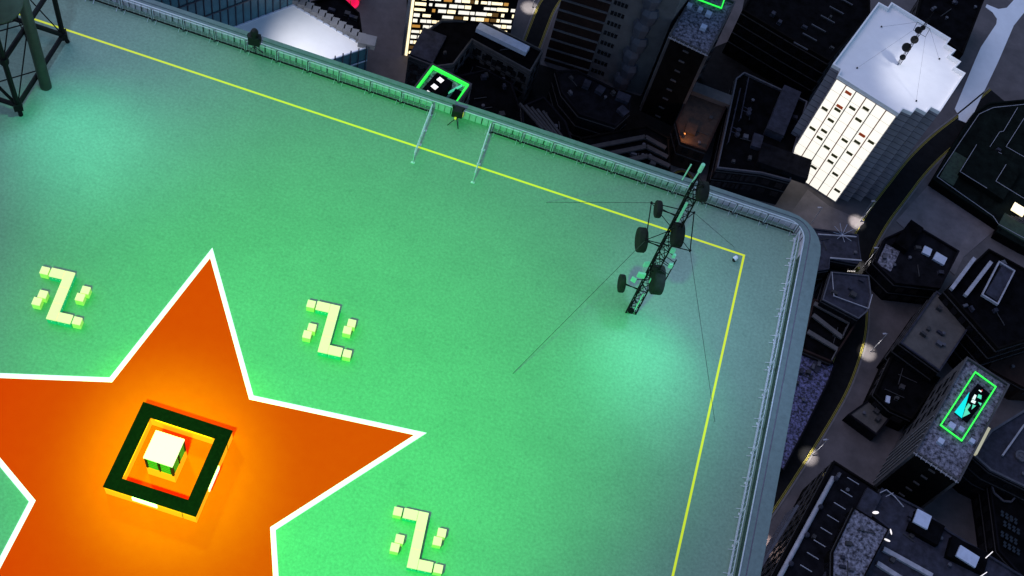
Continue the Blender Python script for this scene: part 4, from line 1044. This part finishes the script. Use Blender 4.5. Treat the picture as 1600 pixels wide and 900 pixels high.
spot('star_fill_light', (-24.6, 31.2, 16.3), (-11.7, 16.8, 0), 70000, (.12, 1, .0), 20, 1., 1.5)  # added fill from the other side, softens the counter's shadow
spot('mast_floodlight', (6.9, 30.4, 5.0), (7.0, 28.2, 0), 950, (.07, 1, .42), 96, 1., .15)
spot('mast_top_fill', (7.7, 31.2, 8.6), (10.2, 31.5, 0), 1700, (.42, .62, 1), 105, 1., .3)  # added cool spot without fitting, greys the deck corner
spot('pole_floodlight', (-24.0, 32.0, 5.8), (-22.6, 30.6, 0), 1250, (.12, 1, .52), 98, 1., .15)
spot('pole_top_fill', (-24.9, 33.0, 12), (-22.5, 34.5, 0), 2300, (.42, .62, 1), 80, 1., .3)  # added cool spot without fitting, greys the deck round the pole
for k in range(4):
    L = bpy.data.lights.new('counter_fill_light', 'AREA'); L.shape = 'RECTANGLE'; L.size = 4; L.size_y = .12; L.energy = 75 if k == 2 else 22; L.color = (.3, 1, .0)  # added fill strips outside the counter, strongest on its shadowed far side
    o = bpy.data.objects.new('counter_fill_light', L); COL.objects.link(o); a = math.pi / 2 * k
    n_ = Vector((math.sin(a), -math.cos(a), 0)); o.location = Vector((*RC, .8)) + n_ * 2.12
    o.rotation_euler = (math.radians(70), 0, a)
for k in range(4):
    L = bpy.data.lights.new('counter_fill_light', 'AREA'); L.shape = 'RECTANGLE'; L.size = 2.6; L.size_y = .1; L.energy = 24; L.color = (.3, 1, .0)  # added fill strips inside the counter, lift the red shadow there
    o = bpy.data.objects.new('counter_fill_light', L); COL.objects.link(o); a = math.pi / 2 * k
    n_ = Vector((math.sin(a), -math.cos(a), 0)); o.location = Vector((*RC, .75)) - n_ * 1.46
    o.rotation_euler = (math.radians(65), 0, a)
spot('hall_fill', P(430, 10, ZR + 16), P(500, 75, ZR), 13000, (1, .98, 1), 70, 1., .5)  # added spot without fitting, brightens the hall roof
spot('tower_roof_floodlight', mb + Vector((2.2, -1.5, 14.5)), (P(1450, 125, ZW - .9)), 4800, (1, .98, 1), 92, .8, .3)

# ================================================================== RENDER SETTINGS
S.render.engine = 'CYCLES'
S.view_settings.view_transform = 'Standard'; S.view_settings.look = 'None'; S.view_settings.exposure = 0; S.view_settings.gamma = 1
S.cycles.max_bounces = 5; S.cycles.diffuse_bounces = 3; S.cycles.glossy_bounces = 2
S.cycles.sample_clamp_indirect = 4
S.cycles.use_denoising = True
try: S.cycles.denoiser = 'OPENIMAGEDENOISE'
except Exception: pass
for o in bpy.data.objects:
    for k in ('z1', 'par'):
        if k in o: del o[k]
